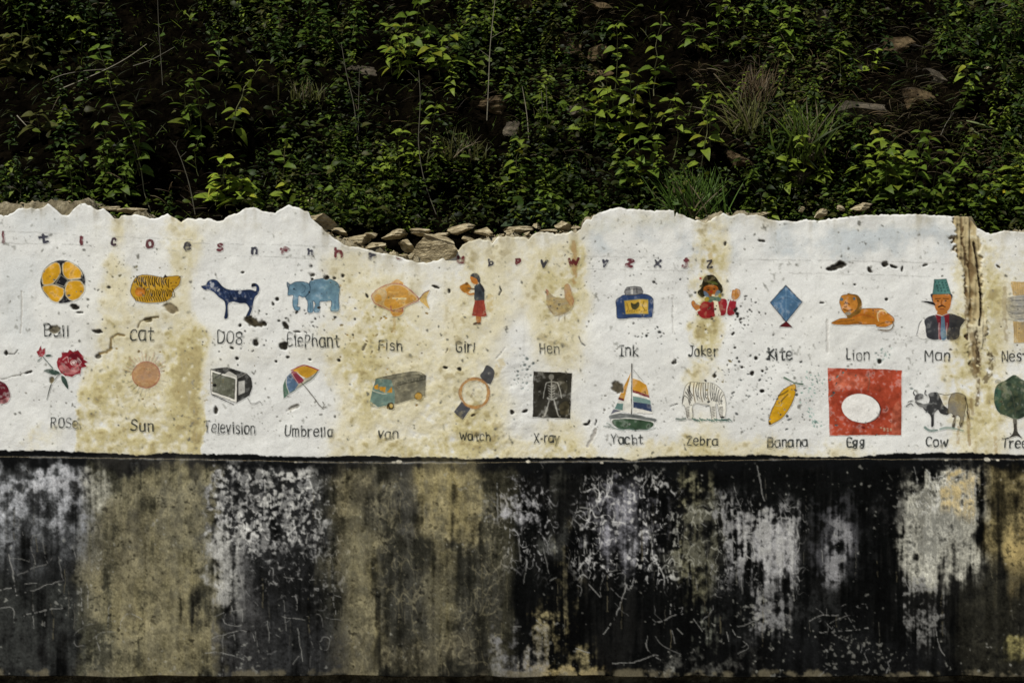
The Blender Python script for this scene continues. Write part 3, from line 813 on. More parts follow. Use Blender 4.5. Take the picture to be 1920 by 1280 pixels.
def wall_sheet(name, v0, v1, step, mat, out, rimdepth=0.028):
    """grid following the relief from line v0(u) down to v1(u), with a returned edge on top and bottom"""
    n = int(max(v1 - v0) / step) + 1
    t = np.linspace(0, 1, n)
    V = v0[None, :] * (1 - t[:, None]) + v1[None, :] * t[:, None]
    Uu = np.repeat(cu[None, :], n, 0)
    h = sample(HGT, Uu, V) + out
    c = sample(IMG, Uu, V)
    P = np.stack([WX(Uu), -h, WZ(V)], -1)
    # returns at the top and the bottom
    r = rng.normal(0, .0012, (2, len(cu)))
    topb = P[0].copy(); topb[:, 1] = 0.0 + rimdepth + 3 * r[0]; topb[:, 2] += -.003 + 1.5 * r[1]
    botb = P[-1].copy(); botb[:, 1] = 0.0 + rimdepth
    # a slightly rolled arris
    P[0, :, 1] += .004; P[1, :, 1] += .0012
    P = np.concatenate([topb[None], P, botb[None]])
    ct = c[0] * 1.0
    dirt = lin((120, 110, 88)) * (1 + .3 * rng.standard_normal((len(cu), 1)))
    C = np.concatenate([dirt[None], c, c[-1][None] * .6])
    C[1] = .5 * C[1] + .5 * dirt
    m = len(cu)
    idx = np.arange((n + 2) * m).reshape(n + 2, m)
    q = np.stack([idx[:-1, :-1], idx[1:, :-1], idx[1:, 1:], idx[:-1, 1:]], -1).reshape(-1, 4)
    return mesh_obj(name, P, q, mat, wall, C)


ledv = np.interp(cu, LED_X, LED_Y) + np.interp(cu, gx, row(9)) * .35
wall_sheet("white_plaster", topv, ledv + .8, STEP, M_PLASTER, 0.0)
wall_sheet("black_dado", ledv, np.full_like(cu, 1266.5) + 1.3 * np.interp(cu, gx, row(30)), STEP, M_DADO, 0.007)

# rubble and mortar core behind the plaster
ck = np.arange(GX0, GX1 + .1, 5.0)
cv = np.interp(ck, tu, tv) + 10 - 15 * sstep(.1, 1.3, np.interp(ck, gx, row(45)))
left_rim = np.interp(ck, [-420, -10, 0, 40, 90, 130, 158, 166, 185], [386, 384, 379, 378, 376, 379, 375, 384, 420])
cv = np.where(ck < 185, np.minimum(cv, left_rim), cv)
gap = np.interp(ck, [600, 640, 680, 760, 830, 1000, 1050, 1095], [430, 452, 462, 448, 442, 442, 440, 436])
gap = np.interp(ck, [600, 640, 680, 700, 730, 760, 800, 860, 900, 950, 1050, 1095], [430, 452, 464, 468, 476, 488, 497, 478, 450, 444, 440, 436])
cv = np.where((ck > 600) & (ck < 1095), gap, cv)
cv = np.where((ck > 1790) & (ck < 1836), np.interp(ck, [1790, 1796, 1826, 1836], [418, 406, 408, 424]), cv)
cv = cv + 1.6 * np.interp(ck, gx, row(12))
cv = cv + np.where((ck > 625) & (ck < 1090), 4 * np.interp(ck, gx, row(7)) - 2, 0)
rows = []
tz = WZ(cv)
def crow(y, z):
    rows.append(np.stack([WX(ck), np.broadcast_to(y, ck.shape), z], -1))
base = np.full_like(tz, -0.06)
RA, RB = row(9), row(22)
crow(0.20, base)
for f in np.linspace(0, 1, 40):
    n_ = rng.normal(0, .004, ck.shape)
    zz = base + (tz - base) * f
    n2_ = .007 * np.interp(ck + 900 * f, gx, RA, period=GW) + .006 * np.interp(ck - 700 * f, gx, RB, period=GW)
    crow(0.030 + np.abs(n_) + np.clip(n2_, -.012, .02) + np.where(zz < .03, .16, 0), zz)
for y in np.linspace(.06, .36, 8):
    crow(y + 0 * tz, tz + rng.normal(0, .006, ck.shape))
crow(0.42, tz - .05)
crow(0.42, base)
P = np.array(rows)
idx = np.arange(P.shape[0] * P.shape[1]).reshape(P.shape[:2])
q = np.stack([idx[:-1, :-1], idx[:-1, 1:], idx[1:, 1:], idx[1:, :-1]], -1).reshape(-1, 4)
mesh_obj("masonry_core", P, q, M_CORE, wall)


# ------------------------------------------------------------------ painting on the wall: strokes and shapes turned into thin skins of paint on the relief
def pig(c):
    """dull, sun-bleached pigment"""
    r, g, b = c
    l = .3 * r + .59 * g + .11 * b
    d = .30 if b > r else .06
    k = .84 + .12 * max(0, (l - 150) / 105)
    return tuple((q + (l - q) * d) * k for q in c)


class Pic:
    def __init__(self, ox, oy, s, wear=.25, tint=.75, wob=.5, fade=1.0):
        self.fade = fade
        self.ox, self.oy, self.s, self.wear, self.tint, self.wob = ox, oy, s, wear, tint, wob
        self.ops = []

    def T(self, pts):
        return [(self.ox + x / self.s, self.oy + y / self.s) for x, y in pts]

    def poly(self, col, pts, smooth=True, a=1.0, mot=.10, line=None, lw=6):
        p = self.T(pts)
        if smooth: p = catmull(p, True)
        self.ops.append(('p', np.array(p), col, a, mot))
        if line is not None:
            q = list(map(tuple, p)) + [tuple(p[0])]
            self.ops.append(('l', np.array(q), line, .9, .1, lw / self.s))
        return self

    def line(self, col, w, pts, smooth=True, a=1.0):
        p = self.T(pts)
        if smooth and len(p) > 2: p = catmull(p, False)
        self.ops.append(('l', np.array(p), col, a, .1, w / self.s))
        return self

    def ell(self, col, cx, cy, rx, ry, rot=0, a=1.0, mot=.1, line=None, lw=6):
        t = np.linspace(0, 2 * math.pi, 40, endpoint=False)
        c, s = math.cos(math.radians(rot)), math.sin(math.radians(rot))
        pts = [(cx + rx * math.cos(k) * c - ry * math.sin(k) * s, cy + rx * math.cos(k) * s + ry * math.sin(k) * c) for k in t]
        return self.poly(col, pts, False, a, mot, line, lw)

    def ring(self, col, w, cx, cy, rx, ry):
        t = np.linspace(0, 2 * math.pi, 41)
        return self.line(col, w, [(cx + rx * math.cos(k), cy + ry * math.sin(k)) for k in t], False)

    def build(self, name, label=None, parent=None, SS=3, hard=1.0):
        lo = np.min([o[1].min(0) - (o[5] if o[0] == 'l' else 0) for o in self.ops], axis=0) - 3
        hi = np.max([o[1].max(0) + (o[5] if o[0] == 'l' else 0) for o in self.ops], axis=0) + 3
        x0, y0 = np.floor(lo).astype(int)
        x1, y1 = np.ceil(hi).astype(int)
        w, h = x1 - x0 + 1, y1 - y0 + 1
        ax = x0 - .5 + (np.arange(w * SS) + .5) / SS
        ay = y0 - .5 + (np.arange(h * SS) + .5) / SS
        X, Y = np.meshgrid(ax, ay)
        wx = sample(N20, X, Y) * .45 * self.wob + sample(N8, X, Y) * .45 * self.wob
        wy = sample(N20, X + 37, Y + 11) * .45 * self.wob + sample(N8, X + 13, Y - 7) * .45 * self.wob
        Xw, Yw = (X + wx).astype(np.float32), (Y + wy).astype(np.float32)
        n8, n20, n4 = sample(N8, X, Y), sample(N20, X, Y), sample(N4, X, Y)
        C = np.zeros(X.shape + (3,))
        A = np.zeros(X.shape)
        for op in self.ops:
            if op[0] == 'p':
                p = op[1]
                m = np.zeros(X.shape, dtype=bool)
                bx0, by0 = p.min(0) - 2; bx1, by1 = p.max(0) + 2
                i0, i1 = np.searchsorted(ax, [bx0, bx1]); j0, j1 = np.searchsorted(ay, [by0, by1])
                sx, sy = Xw[j0:j1, i0:i1], Yw[j0:j1, i0:i1]
                mm = np.zeros(sx.shape, dtype=bool)
                for (ax_, ay_), (bx_, by_) in zip(p, np.roll(p, -1, 0)):
                    if ay_ == by_: continue
                    mm ^= ((sy < ay_) != (sy < by_)) & (sx < (bx_ - ax_) * (sy - ay_) / (by_ - ay_) + ax_)
                m[j0:j1, i0:i1] = mm
                al = m * op[3]
            else:
                p = op[1]; hw = op[5] * .5
                bx0, by0 = p.min(0) - hw - 2; bx1, by1 = p.max(0) + hw + 2
                i0, i1 = np.searchsorted(ax, [bx0, bx1]); j0, j1 = np.searchsorted(ay, [by0, by1])
                al = np.zeros(X.shape)
                d = seg_dist(Xw[j0:j1, i0:i1], Yw[j0:j1, i0:i1], [tuple(k) for k in p])
                hw2 = hw * (1 + .18 * n8[j0:j1, i0:i1])
                al[j0:j1, i0:i1] = np.clip((hw2 - d) * 2 + .5, 0, 1) * op[3]
            col = lin(pig(op[2]))
            shade = (1 + op[4] * (.6 * n8 + .6 * n20 + .3 * n4))[..., None]
            C = C * (1 - al[..., None]) + (col * np.clip(shade, .4, 1.7)) * al[..., None]
            A = A + (1 - A) * al
        # C is premultiplied by coverage
        wr = self.wear
        keep = 1 - .8 * wr * sstep(.7 - wr, 1.9 - wr, .8 * n4 + .45 * n8 + .35 * n20)
        A2 = A * keep * self.fade
        ratio = np.where(A > 1e-4, C.transpose(2, 0, 1) / np.maximum(A, 1e-4), 0).transpose(1, 2, 0)
        C2 = ratio * A2[..., None]
        A2 = A2.reshape(h, SS, w, SS).mean((1, 3))
        C2 = C2.reshape(h, SS, w, SS, 3).mean((1, 3))
        PX, PY = np.meshgrid(np.arange(x0, x1 + 1), np.arange(y0, y1 + 1))
        wallc = sample(IMG, PX, PY)
        ch = sample(CHIP, PX, PY)
        ch = np.maximum(ch, 1 - sstep(1.5, 4, PY - np.interp(PX, tu, tv)))
        A2 = A2 * (1 - ch); C2 = C2 * (1 - ch[..., None])
        tint = np.clip(wallc / lin((205, 206, 202)), 0, 1.05)
        colr = C2 * (1 - self.tint + self.tint * tint) + wallc * (1 - A2[..., None])
        on = A2 > .04
        cell = on[:-1, :-1] | on[1:, :-1] | on[:-1, 1:] | on[1:, 1:]
        idx = np.arange(w * h).reshape(h, w)
        q = np.stack([idx[:-1, :-1], idx[1:, :-1], idx[1:, 1:], idx[:-1, 1:]], -1)[cell]
        used, inv = np.unique(q.ravel(), return_inverse=True)
        hgt = sample(HGT, PX, PY) + .0011
        P = np.stack([WX(PX), -hgt, WZ(PY)], -1).reshape(-1, 3)[used]
        o = mesh_obj(name, P, inv.reshape(-1, 4), M_PLASTER, parent or wall, colr.reshape(-1, 3)[used])
        if label: o["label"] = label
        return o


R1, R2, R3, R4, R5 = (0, 360, 4.8), (360, 360, 4.8), (660, 400, 4.3636), (1080, 380, 4.8), (1400, 380, 3.6923)
Q1, Q2, Q3, Q4, Q5 = (0, 590, 4.74), (360, 590, 4.74), (660, 600, 4.3636), (1080, 620, 4.8), (1400, 620, 3.6923)

# --- ball
p = Pic(*R1, wear=.15)
p.ell((36, 37, 44), 567, 805, 203, 192)
Yl = (224, 166, 34)
for pts in [[(383, 800), (378, 745), (420, 685), (485, 640), (522, 640), (542, 680), (540, 740), (495, 800), (465, 826), (395, 833)], [(566, 665), (590, 628), (650, 636), (715, 685), (742, 735), (732, 772), (660, 783), (622, 786), (575, 748)],
            [(392, 848), (490, 836), (540, 855), (576, 872), (572, 930), (530, 988), (480, 982), (425, 930), (390, 885)], [(592, 868), (622, 806), (715, 797), (742, 815), (762, 850), (752, 900), (708, 952), (650, 972), (600, 935)]]:
    p.poly(Yl, pts, mot=.12, line=(200, 192, 165), lw=9)
p.poly((36, 37, 44), [(548, 748), (614, 795), (580, 850), (500, 822)], False, line=(190, 185, 165), lw=5)
p.poly((36, 37, 44), [(735, 745), (765, 790), (765, 835), (738, 790)]).poly((36, 37, 44), [(505, 625), (565, 615), (610, 618), (548, 650)]).poly((36, 37, 44), [(580, 955), (640, 978), (590, 997), (530, 995)])
p.build("ball_painting", "painted yellow ball with black patches")
# --- cat
p = Pic(*R1, wear=.1)
p.poly((205, 158, 42), [(1183, 870), (1225, 770), (1330, 745), (1470, 770), (1500, 760), (1545, 757), (1620, 758), (1615, 830), (1560, 890), (1540, 950), (1480, 988), (1330, 998), (1230, 975), (1185, 920)], line=(84, 66, 34), lw=6)
for pts in [[(1468, 772), (1488, 738), (1512, 768)], [(1590, 795), (1642, 750), (1618, 758)], [(1225, 752), (1240, 790), (1250, 760)]]: p.poly((52, 44, 40), pts, False)
p.ell((208, 128, 40), 1262, 900, 46, 40)
for k in range(15):
    x = 1225 + k * 20
    p.line((56, 42, 20), 10, [(x + 14, 758 + 10 * abs(k - 5) * .3), (x + 4 + 3 * (k % 3), 800), (x + 16 + 6 * (k % 2), 835 + 12 * (k % 3))])
for k in range(16):
    x = 1300 + k * 17
    p.line((60, 46, 22), 8, [(x, 870 + 8 * (k % 3)), (x + 12, 905), (x + 4 + 5 * (k % 4), 940)])
for k in range(14):
    x = 1215 + k * 21
    p.line((60, 46, 22), 8, [(x, 945 + 4 * (k % 2)), (x + 14, 982)])
for k in range(7): p.line((120, 70, 24), 5, [(1225 + k * 14, 850 + 10 * (k % 2)), (1232 + k * 12, 880)])
p.ell((70, 54, 24), 1540, 820, 8, 6).ell((70, 54, 24), 1585, 815, 8, 6).line((80, 60, 30), 5, [(1545, 850), (1565, 842), (1585, 850)])
p.build("cat_painting", "painted yellow striped cat curled up")
# --- dog
NV = (40, 62, 112)
p = Pic(*R2, wear=.28)
p.poly(NV, [(83, 850), (128, 835), (150, 803), (190, 786), (230, 800), (270, 845), (330, 877), (430, 886), (520, 880), (572, 893), (580, 870), (576, 850), (540, 855), (538, 828), (570, 824), (598, 845), (607, 880), (592, 918), (566, 945), (552, 1000), (542, 1060), (525, 1100), (512, 1125), (487, 1124), (502, 1085), (515, 1045), (485, 1002), (430, 1000), (375, 985), (328, 1002), (322, 1060), (320, 1128), (290, 1132), (304, 1050), (291, 980), (240, 940), (198, 895), (150, 876), (120, 880)], mot=.3, line=(28, 40, 70), lw=5)
for c in [(185, 835, 16, 24, 20), (170, 812, 8, 10, 0), (430, 902, 14, 18, 30), (240, 880, 8, 16, 40), (395, 997, 26, 6, 0)]: p.ell((190, 196, 205), *c, a=.75)
for k in range(26): p.line((92, 120, 168), 4, [(260 + k * 10, 900 + 34 * math.sin(k * 2.1)), (268 + k * 10, 916 + 34 * math.sin(k * 2.1))], a=.6)
p.ell((30, 34, 40), 552, 838, 18, 13)
p.build("dog_painting", "painted navy blue dog with a curled tail")
# --- elephant
EB, EO = (108, 160, 190), (52, 92, 124)
p = Pic(*R2, wear=.22)
p.poly(EB, [(1058, 805), (1120, 785), (1210, 780), (1290, 803), (1326, 860), (1320, 960), (1322, 1066), (1255, 1066), (1258, 1000), (1248, 975), (1200, 985), (1150, 990), (1148, 1075), (1100, 1076), (1105, 1000), (1088, 985), (1090, 1076), (1045, 1076), (1040, 990), (1020, 950), (1045, 900)], mot=.16, line=EO, lw=7)
p.poly(EB, [(858, 812), (885, 830), (930, 808), (1000, 808), (1045, 822), (1058, 870), (1040, 922), (1000, 945), (962, 935), (955, 1000), (950, 1030), (972, 1036), (965, 1063), (930, 1062), (908, 1010), (912, 930), (868, 925), (866, 880)], mot=.14, line=EO, lw=7)
p.line(EO, 8, [(1052, 815), (1062, 860), (1050, 900), (1015, 945)]).ell((40, 60, 80), 916, 870, 10, 7).line(EO, 5, [(905, 880), (935, 880)])
p.line(EO, 5, [(985, 830), (1015, 850), (1010, 890), (985, 910)]).poly((66, 84, 100), [(858, 812), (880, 830), (872, 880), (862, 860)], a=.7)
p.line((64, 110, 140), 6, [(1285, 985), (1290, 1060)]).line((64, 110, 140), 6, [(1068, 1000), (1068, 1070)])
p.build("elephant_painting", "painted light blue elephant")
# --- fish
p = Pic(*R3, wear=.4, fade=.92)
FY, FP = (220, 160, 52), (184, 98, 92)
p.poly((222, 182, 96), [(550, 702), (595, 650), (635, 628), (608, 695), (632, 782), (585, 740)])
p.poly((222, 165, 80), [(310, 580), (345, 552), (375, 538), (420, 568), (400, 585)]).poly((220, 160, 64), [(318, 785), (415, 785), (410, 822), (372, 842), (330, 835)])
p.poly((216, 186, 140), [(158, 668), (230, 610), (310, 578), (400, 578), (470, 622), (545, 702), (470, 742), (390, 782), (320, 794), (240, 760), (180, 732)], line=FP, lw=8)
p.poly(FY, [(262, 740), (285, 660), (275, 620), (330, 590), (400, 590), (460, 632), (525, 700), (450, 740), (380, 772), (318, 780)], mot=.2)
p.ell((220, 165, 66), 212, 695, 32, 34).line((206, 176, 130), 9, [(235, 625), (280, 645), (265, 700), (240, 745)]).line((232, 220, 180), 12, [(330, 690), (440, 697)]).line((240, 200, 110), 7, [(300, 640), (360, 645), (380, 640)])
p.line((140, 80, 70), 7, [(545, 702), (590, 650), (632, 630)]).line(FP, 9, [(320, 790), (318, 760)]).line(FP, 8, [(330, 800), (410, 800), (415, 780)])
p.build("fish_painting", "painted orange fish with a pink outline")
# --- girl
p = Pic(*R3, wear=.22)
p.poly((192, 130, 78), [(1014, 842), (1038, 842), (1042, 895), (1022, 895)]).poly((192, 130, 78), [(1036, 842), (1056, 842), (1052, 896), (1034, 896)])
p.poly((90, 72, 60), [(990, 900), (1020, 888), (1028, 905), (1000, 910)]).poly((90, 72, 60), [(1030, 894), (1054, 892), (1054, 906), (1032, 908)])
p.poly((172, 76, 66), [(1004, 708), (1082, 706), (1102, 840), (1060, 846), (980, 836)], False, mot=.16)
p.line((140, 56, 52), 4, [(1030, 720), (1020, 835)]).line((140, 56, 52), 4, [(1060, 720), (1070, 838)])
p.poly((192, 130, 50), [(880, 600), (910, 578), (938, 568), (960, 580), (978, 612), (945, 648), (905, 640)], mot=.3).ell((120, 84, 40), 938, 575, 14, 12)
p.line((196, 136, 74), 16, [(938, 642), (968, 660), (1004, 655)]).line((120, 96, 66), 12, [(950, 612), (1000, 620)])
p.poly((204, 130, 58), [(966, 520), (1000, 512), (1032, 540), (1032, 575), (1008, 582), (985, 570), (972, 548)])
p.poly((66, 72, 90), [(966, 512), (990, 489), (1030, 495), (1050, 530), (1046, 570), (1030, 560), (1020, 535), (990, 520)])
p.poly((74, 86, 104), [(1004, 592), (1045, 575), (1078, 608), (1084, 700), (1060, 710), (1004, 708), (1000, 640)], mot=.3)
p.poly((50, 52, 64), [(1040, 560), (1060, 580), (1085, 620), (1082, 645), (1062, 630), (1045, 590)])
p.build("girl_painting", "painted girl in a red skirt holding a doll")
# --- hen
p = Pic(*R3, wear=.62, tint=.5, fade=.74)
p.poly((190, 162, 104), [(1588, 628), (1605, 632), (1640, 670), (1700, 690), (1738, 690), (1735, 640), (1742, 590), (1770, 580), (1790, 640), (1814, 700), (1802, 765), (1740, 822), (1660, 836), (1620, 800), (1592, 740)], mot=.3)
p.poly((206, 150, 92), [(1735, 610), (1755, 578), (1778, 590), (1795, 650), (1814, 705), (1795, 765), (1768, 725), (1742, 680)], mot=.2, line=(170, 96, 60), lw=5)
p.poly((176, 78, 56), [(1584, 622), (1606, 630), (1602, 662), (1590, 668)]).line((176, 86, 60), 6, [(1800, 680), (1815, 715), (1800, 755)])
for k in range(40): p.line((120, 104, 72), 5, [(1605 + (k * 37) % 170, 700 + (k * 23) % 110), (1618 + (k * 37) % 170, 708 + (k * 23) % 110)], a=.8)
p.line((120, 92, 60), 7, [(1692, 830), (1688, 872)]).line((120, 92, 60), 7, [(1738, 825), (1738, 872)]).line((130, 100, 70), 5, [(1592, 740), (1640, 815), (1700, 838)]).line((110, 90, 66), 6, [(1712, 612), (1740, 606)])
p.build("hen_painting", "faded painting of a brown hen")
# --- ink bottle
p = Pic(*R4, wear=.2)
p.poly((48, 78, 138), [(362, 885), (395, 850), (445, 828), (600, 822), (660, 838), (690, 862), (696, 900), (690, 1005), (665, 1030), (520, 1035), (385, 1040), (368, 1000)], mot=.12, line=(34, 48, 84), lw=6)
p.poly((150, 150, 150), [(450, 775), (480, 757), (558, 757), (588, 775), (588, 822), (452, 828)], line=(60, 60, 62), lw=7)
p.line((60, 60, 62), 6, [(480, 765), (478, 820)]).line((210, 208, 200), 12, [(505, 775), (505, 815)]).line((90, 90, 92), 8, [(545, 768), (548, 815)]).line((60, 60, 62), 5, [(452, 785), (520, 775), (588, 788)])
p.poly((216, 176, 66), [(430, 882), (560, 868), (650, 870), (652, 1000), (540, 1003), (444, 1003)], False, mot=.14, line=(90, 120, 120), lw=7)
p.poly((88, 84, 54), [(492, 900), (525, 912), (560, 893), (572, 925), (540, 965), (505, 955)], mot=.4)
for k in range(9): p.line((120, 92, 40), 5, [(455 + 22 * k, 985 - 6 * (k % 3)), (463 + 22 * k, 975 - 6 * (k % 3))])
p.line((110, 90, 40), 5, [(610, 890), (600, 930), (625, 970)]).line((150, 108, 40), 6, [(455, 900), (470, 950), (460, 975)])
p.build("ink_bottle_painting", "painted blue ink bottle with a yellow label")
# --- clown
p = Pic(*R4, wear=.24, tint=.55)
p.poly((166, 44, 52), [(1092, 975), (1115, 930), (1160, 885), (1235, 890), (1248, 950), (1248, 1020), (1160, 1040), (1105, 1012)], mot=.3)
p.poly((168, 42, 54), [(1272, 885), (1340, 868), (1362, 905), (1342, 1003), (1292, 1002)], mot=.14).poly((168, 42, 54), [(1388, 878), (1440, 876), (1425, 1002), (1360, 1000)], mot=.14)
p.poly((232, 228, 214), [(1244, 880), (1275, 870), (1290, 960), (1300, 1005), (1250, 1005)]).poly((228, 224, 210), [(1395, 880), (1412, 850), (1442, 868), (1438, 885)], False)
p.poly((208, 142, 70), [(1405, 860), (1410, 792), (1430, 788), (1445, 774), (1475, 790), (1476, 832), (1440, 872)], line=(160, 100, 50), lw=4).line((168, 108, 52), 4, [(1440, 800), (1440, 840)]).line((168, 108, 52), 4, [(1458, 790), (1458, 830)])
p.poly((206, 130, 62), [(1040, 892), (1062, 882), (1085, 915), (1112, 925), (1110, 962), (1078, 970), (1045, 930)], line=(120, 80, 44), lw=4).line((226, 222, 208), 12, [(1080, 978), (1112, 962)])
p.poly((46, 42, 26), [(1095, 805), (1128, 765), (1140, 705), (1165, 660), (1212, 645), (1252, 662), (1288, 715), (1322, 762), (1316, 812), (1270, 830), (1180, 830), (1135, 852)])
p.poly((182, 104, 40), [(1148, 775), (1180, 744), (1250, 744), (1280, 772), (1272, 825), (1215, 848), (1160, 822)], mot=.35).line((44, 40, 26), 16, [(1122, 752), (1180, 726), (1250, 724), (1306, 748)])
p.poly((104, 120, 60), [(1180, 712), (1245, 708), (1278, 740), (1200, 722)], a=.7)
p.poly((102, 136, 168), [(1150, 795), (1185, 815), (1200, 850), (1160, 840)], a=.9).poly((102, 136, 168), [(1270, 790), (1300, 800), (1285, 835), (1250, 835)], a=.9)
p.poly((84, 130, 122), [(1165, 862), (1215, 842), (1260, 848), (1305, 850), (1296, 888), (1240, 880), (1215, 898), (1180, 885)])
p.ell((176, 158, 50), 1178, 868, 22, 22).ell((170, 150, 56), 1298, 836, 16, 20).ell((196, 60, 56), 1122, 680, 12, 11).ell((228, 222, 200), 1235, 834, 16, 9).ell((60, 40, 30), 1190, 785, 12, 7).ell((60, 40, 30), 1245, 780, 12, 7)
p.ell((188, 62, 44), 1218, 802, 13, 11).line((80, 50, 36), 5, [(1170, 770), (1200, 764)]).line((80, 50, 36), 5, [(1235, 762), (1262, 766)])
p.build("clown_painting", "painted clown in a red coat raising one hand")
# --- kite
p = Pic(*R5, wear=.2)
p.poly((70, 122, 170), [(272, 573), (384, 690), (272, 826), (162, 690)], False, mot=.16, line=(34, 48, 72), lw=6)
p.line((120, 164, 196), 4, [(272, 585), (272, 815)], a=.7).line((44, 70, 110), 4, [(170, 690), (272, 660), (376, 690)], a=.6).line((120, 164, 196), 4, [(190, 685), (272, 645), (350, 690)], a=.5)
p.poly((108, 32, 38), [(272, 820), (314, 862), (226, 858)], False, line=(60, 26, 30), lw=4)
p.build("kite_painting", "painted blue diamond kite with a red tail")
# --- lion
p = Pic(*R5, wear=.22)
LO, LD = (214, 132, 40), (128, 84, 34)
p.poly(LO, [(585, 832), (640, 802), (720, 792), (770, 750), (795, 735), (930, 733), (975, 765), (1018, 795), (1018, 830), (965, 860), (900, 858), (880, 845), (740, 842), (650, 842)], mot=.14, line=LD, lw=5)
p.poly((150, 108, 44), [(690, 640), (722, 632), (770, 645), (795, 690), (795, 735), (770, 770), (730, 790), (690, 785)], mot=.2)
p.poly((216, 140, 52), [(642, 680), (660, 642), (710, 636), (752, 650), (768, 700), (752, 745), (715, 770), (690, 778), (662, 750), (646, 705)], mot=.14, line=LD, lw=4)
p.ell((90, 120, 130), 655, 668, 12, 12).ell((90, 120, 130), 742, 664, 10, 10).ell((60, 44, 30), 690, 695, 7, 6).line((120, 66, 30), 6, [(672, 700), (690, 690), (710, 705)]).line((90, 56, 30), 6, [(668, 735), (695, 745), (730, 738)]).ell((150, 140, 120), 698, 765, 22, 12)
p.line((228, 200, 140), 8, [(912, 822), (902, 780), (920, 752), (952, 748), (968, 766)]).line((196, 100, 34), 12, [(735, 790), (800, 775), (880, 800)], a=.7).line(LD, 5, [(905, 850), (960, 828), (1010, 825)])
p.line((104, 84, 50), 9, [(1014, 822), (1018, 850), (1000, 878), (955, 885), (905, 878)]).line(LD, 5, [(600, 828), (680, 815), (740, 812)])
p.build("lion_painting", "painted orange lion lying down")
# --- man
p = Pic(*R5, wear=.18, tint=.55)
p.line((120, 120, 122), 6, [(1240, 806), (1202, 832), (1180, 912)]).poly((232, 231, 226), [(1236, 812), (1206, 836), (1192, 925), (1250, 930)])
p.poly((66, 68, 76), [(1236, 806), (1310, 776), (1345, 840), (1342, 945), (1255, 935), (1240, 860)], mot=.2).poly((70, 70, 74), [(1395, 768), (1505, 802), (1480, 860), (1466, 938), (1386, 945), (1388, 850)], mot=.2)
p.poly((138, 36, 48), [(1308, 770), (1350, 785), (1402, 765), (1400, 830), (1380, 950), (1330, 948), (1326, 840)], False).line((206, 200, 196), 4, [(1332, 830), (1334, 945)], a=.7).line((206, 200, 196), 4, [(1386, 830), (1384, 950)], a=.7)
p.poly((200, 124, 58), [(1325, 735), (1382, 735), (1392, 766), (1352, 782), (1316, 768)], False)
p.poly((58, 62, 78), [(1282, 628), (1412, 628), (1418, 672), (1400, 690), (1298, 690), (1280, 660)])
p.poly((202, 124, 54), [(1294, 632), (1402, 632), (1414, 690), (1398, 742), (1354, 765), (1314, 742), (1294, 692)], mot=.12)
p.poly((78, 152, 142), [(1300, 530), (1380, 528), (1412, 628), (1284, 634)], False, mot=.12, line=(48, 96, 92), lw=5)
for k in range(16): p.ell((44, 92, 92), 1305 + (k * 29) % 92, 548 + (k * 19) % 74, 6, 7, a=.8)
p.line((70, 40, 24), 7, [(1306, 665), (1340, 662)]).line((70, 40, 24), 7, [(1360, 662), (1396, 665)]).ell((40, 30, 24), 1325, 678, 8, 5).ell((40, 30, 24), 1376, 678, 8, 5).line((130, 70, 34), 5, [(1352, 670), (1348, 702), (1360, 704)]).line((60, 36, 26), 9, [(1330, 720), (1352, 712), (1374, 720)]).line((130, 56, 40), 6, [(1338, 735), (1366, 735)])
p.poly((38, 38, 40), [(1212, 682), (1290, 686), (1308, 712), (1282, 706), (1245, 694)])
p.poly((92, 136, 168), [(1346, 790), (1366, 790), (1374, 850), (1386, 930), (1366, 955), (1346, 935), (1344, 850)])
p.build("man_painting", "painted man in a green cap and dark waistcoat")
# --- nest
p = Pic(*R5, wear=.4, fade=.85)
p.poly((208, 168, 84), [(1828, 546), (2080, 546), (2060, 640), (1842, 642)], False, mot=.2).poly((206, 168, 84), [(1842, 822), (2070, 822), (2050, 970), (1850, 968)], False, mot=.2)
p.poly((158, 154, 144), [(1800, 665), (1880, 640), (2010, 640), (2100, 690), (2090, 780), (1980, 812), (1860, 805), (1802, 760)], mot=.25, a=.8)
for k in range(22):
    y = 655 + 7 * k
    p.line((96, 96, 96), 5, [(1806 + (k * 13) % 30, y), (1880, y + 12 * math.sin(k)), (1960, y - 6), (2060, y + 9 * math.sin(k * 1.7))], a=.75)
for k in range(14): p.line((160, 120, 50), 4, [(1840 + 16 * k, 550), (1848 + 15 * k, 636)], a=.6).line((160, 120, 50), 4, [(1850 + 15 * k, 828), (1856 + 14 * k, 962)], a=.6)
p.build("nest_painting", "painted grey nest between yellow straw")
# --- half hidden plum at the left border
p = Pic(*Q1, wear=.3)
p.poly((108, 30, 42), [(-150, 640), (-60, 575), (10, 590), (58, 622), (88, 685), (93, 730), (60, 782), (0, 788), (-90, 770), (-150, 710)], mot=.2).poly((200, 140, 140), [(-40, 745), (10, 755), (60, 735), (88, 740), (60, 780), (0, 785)], a=.7, mot=.4)
p.build("fruit_painting", "painted dark red fruit cut by the photo's left border")
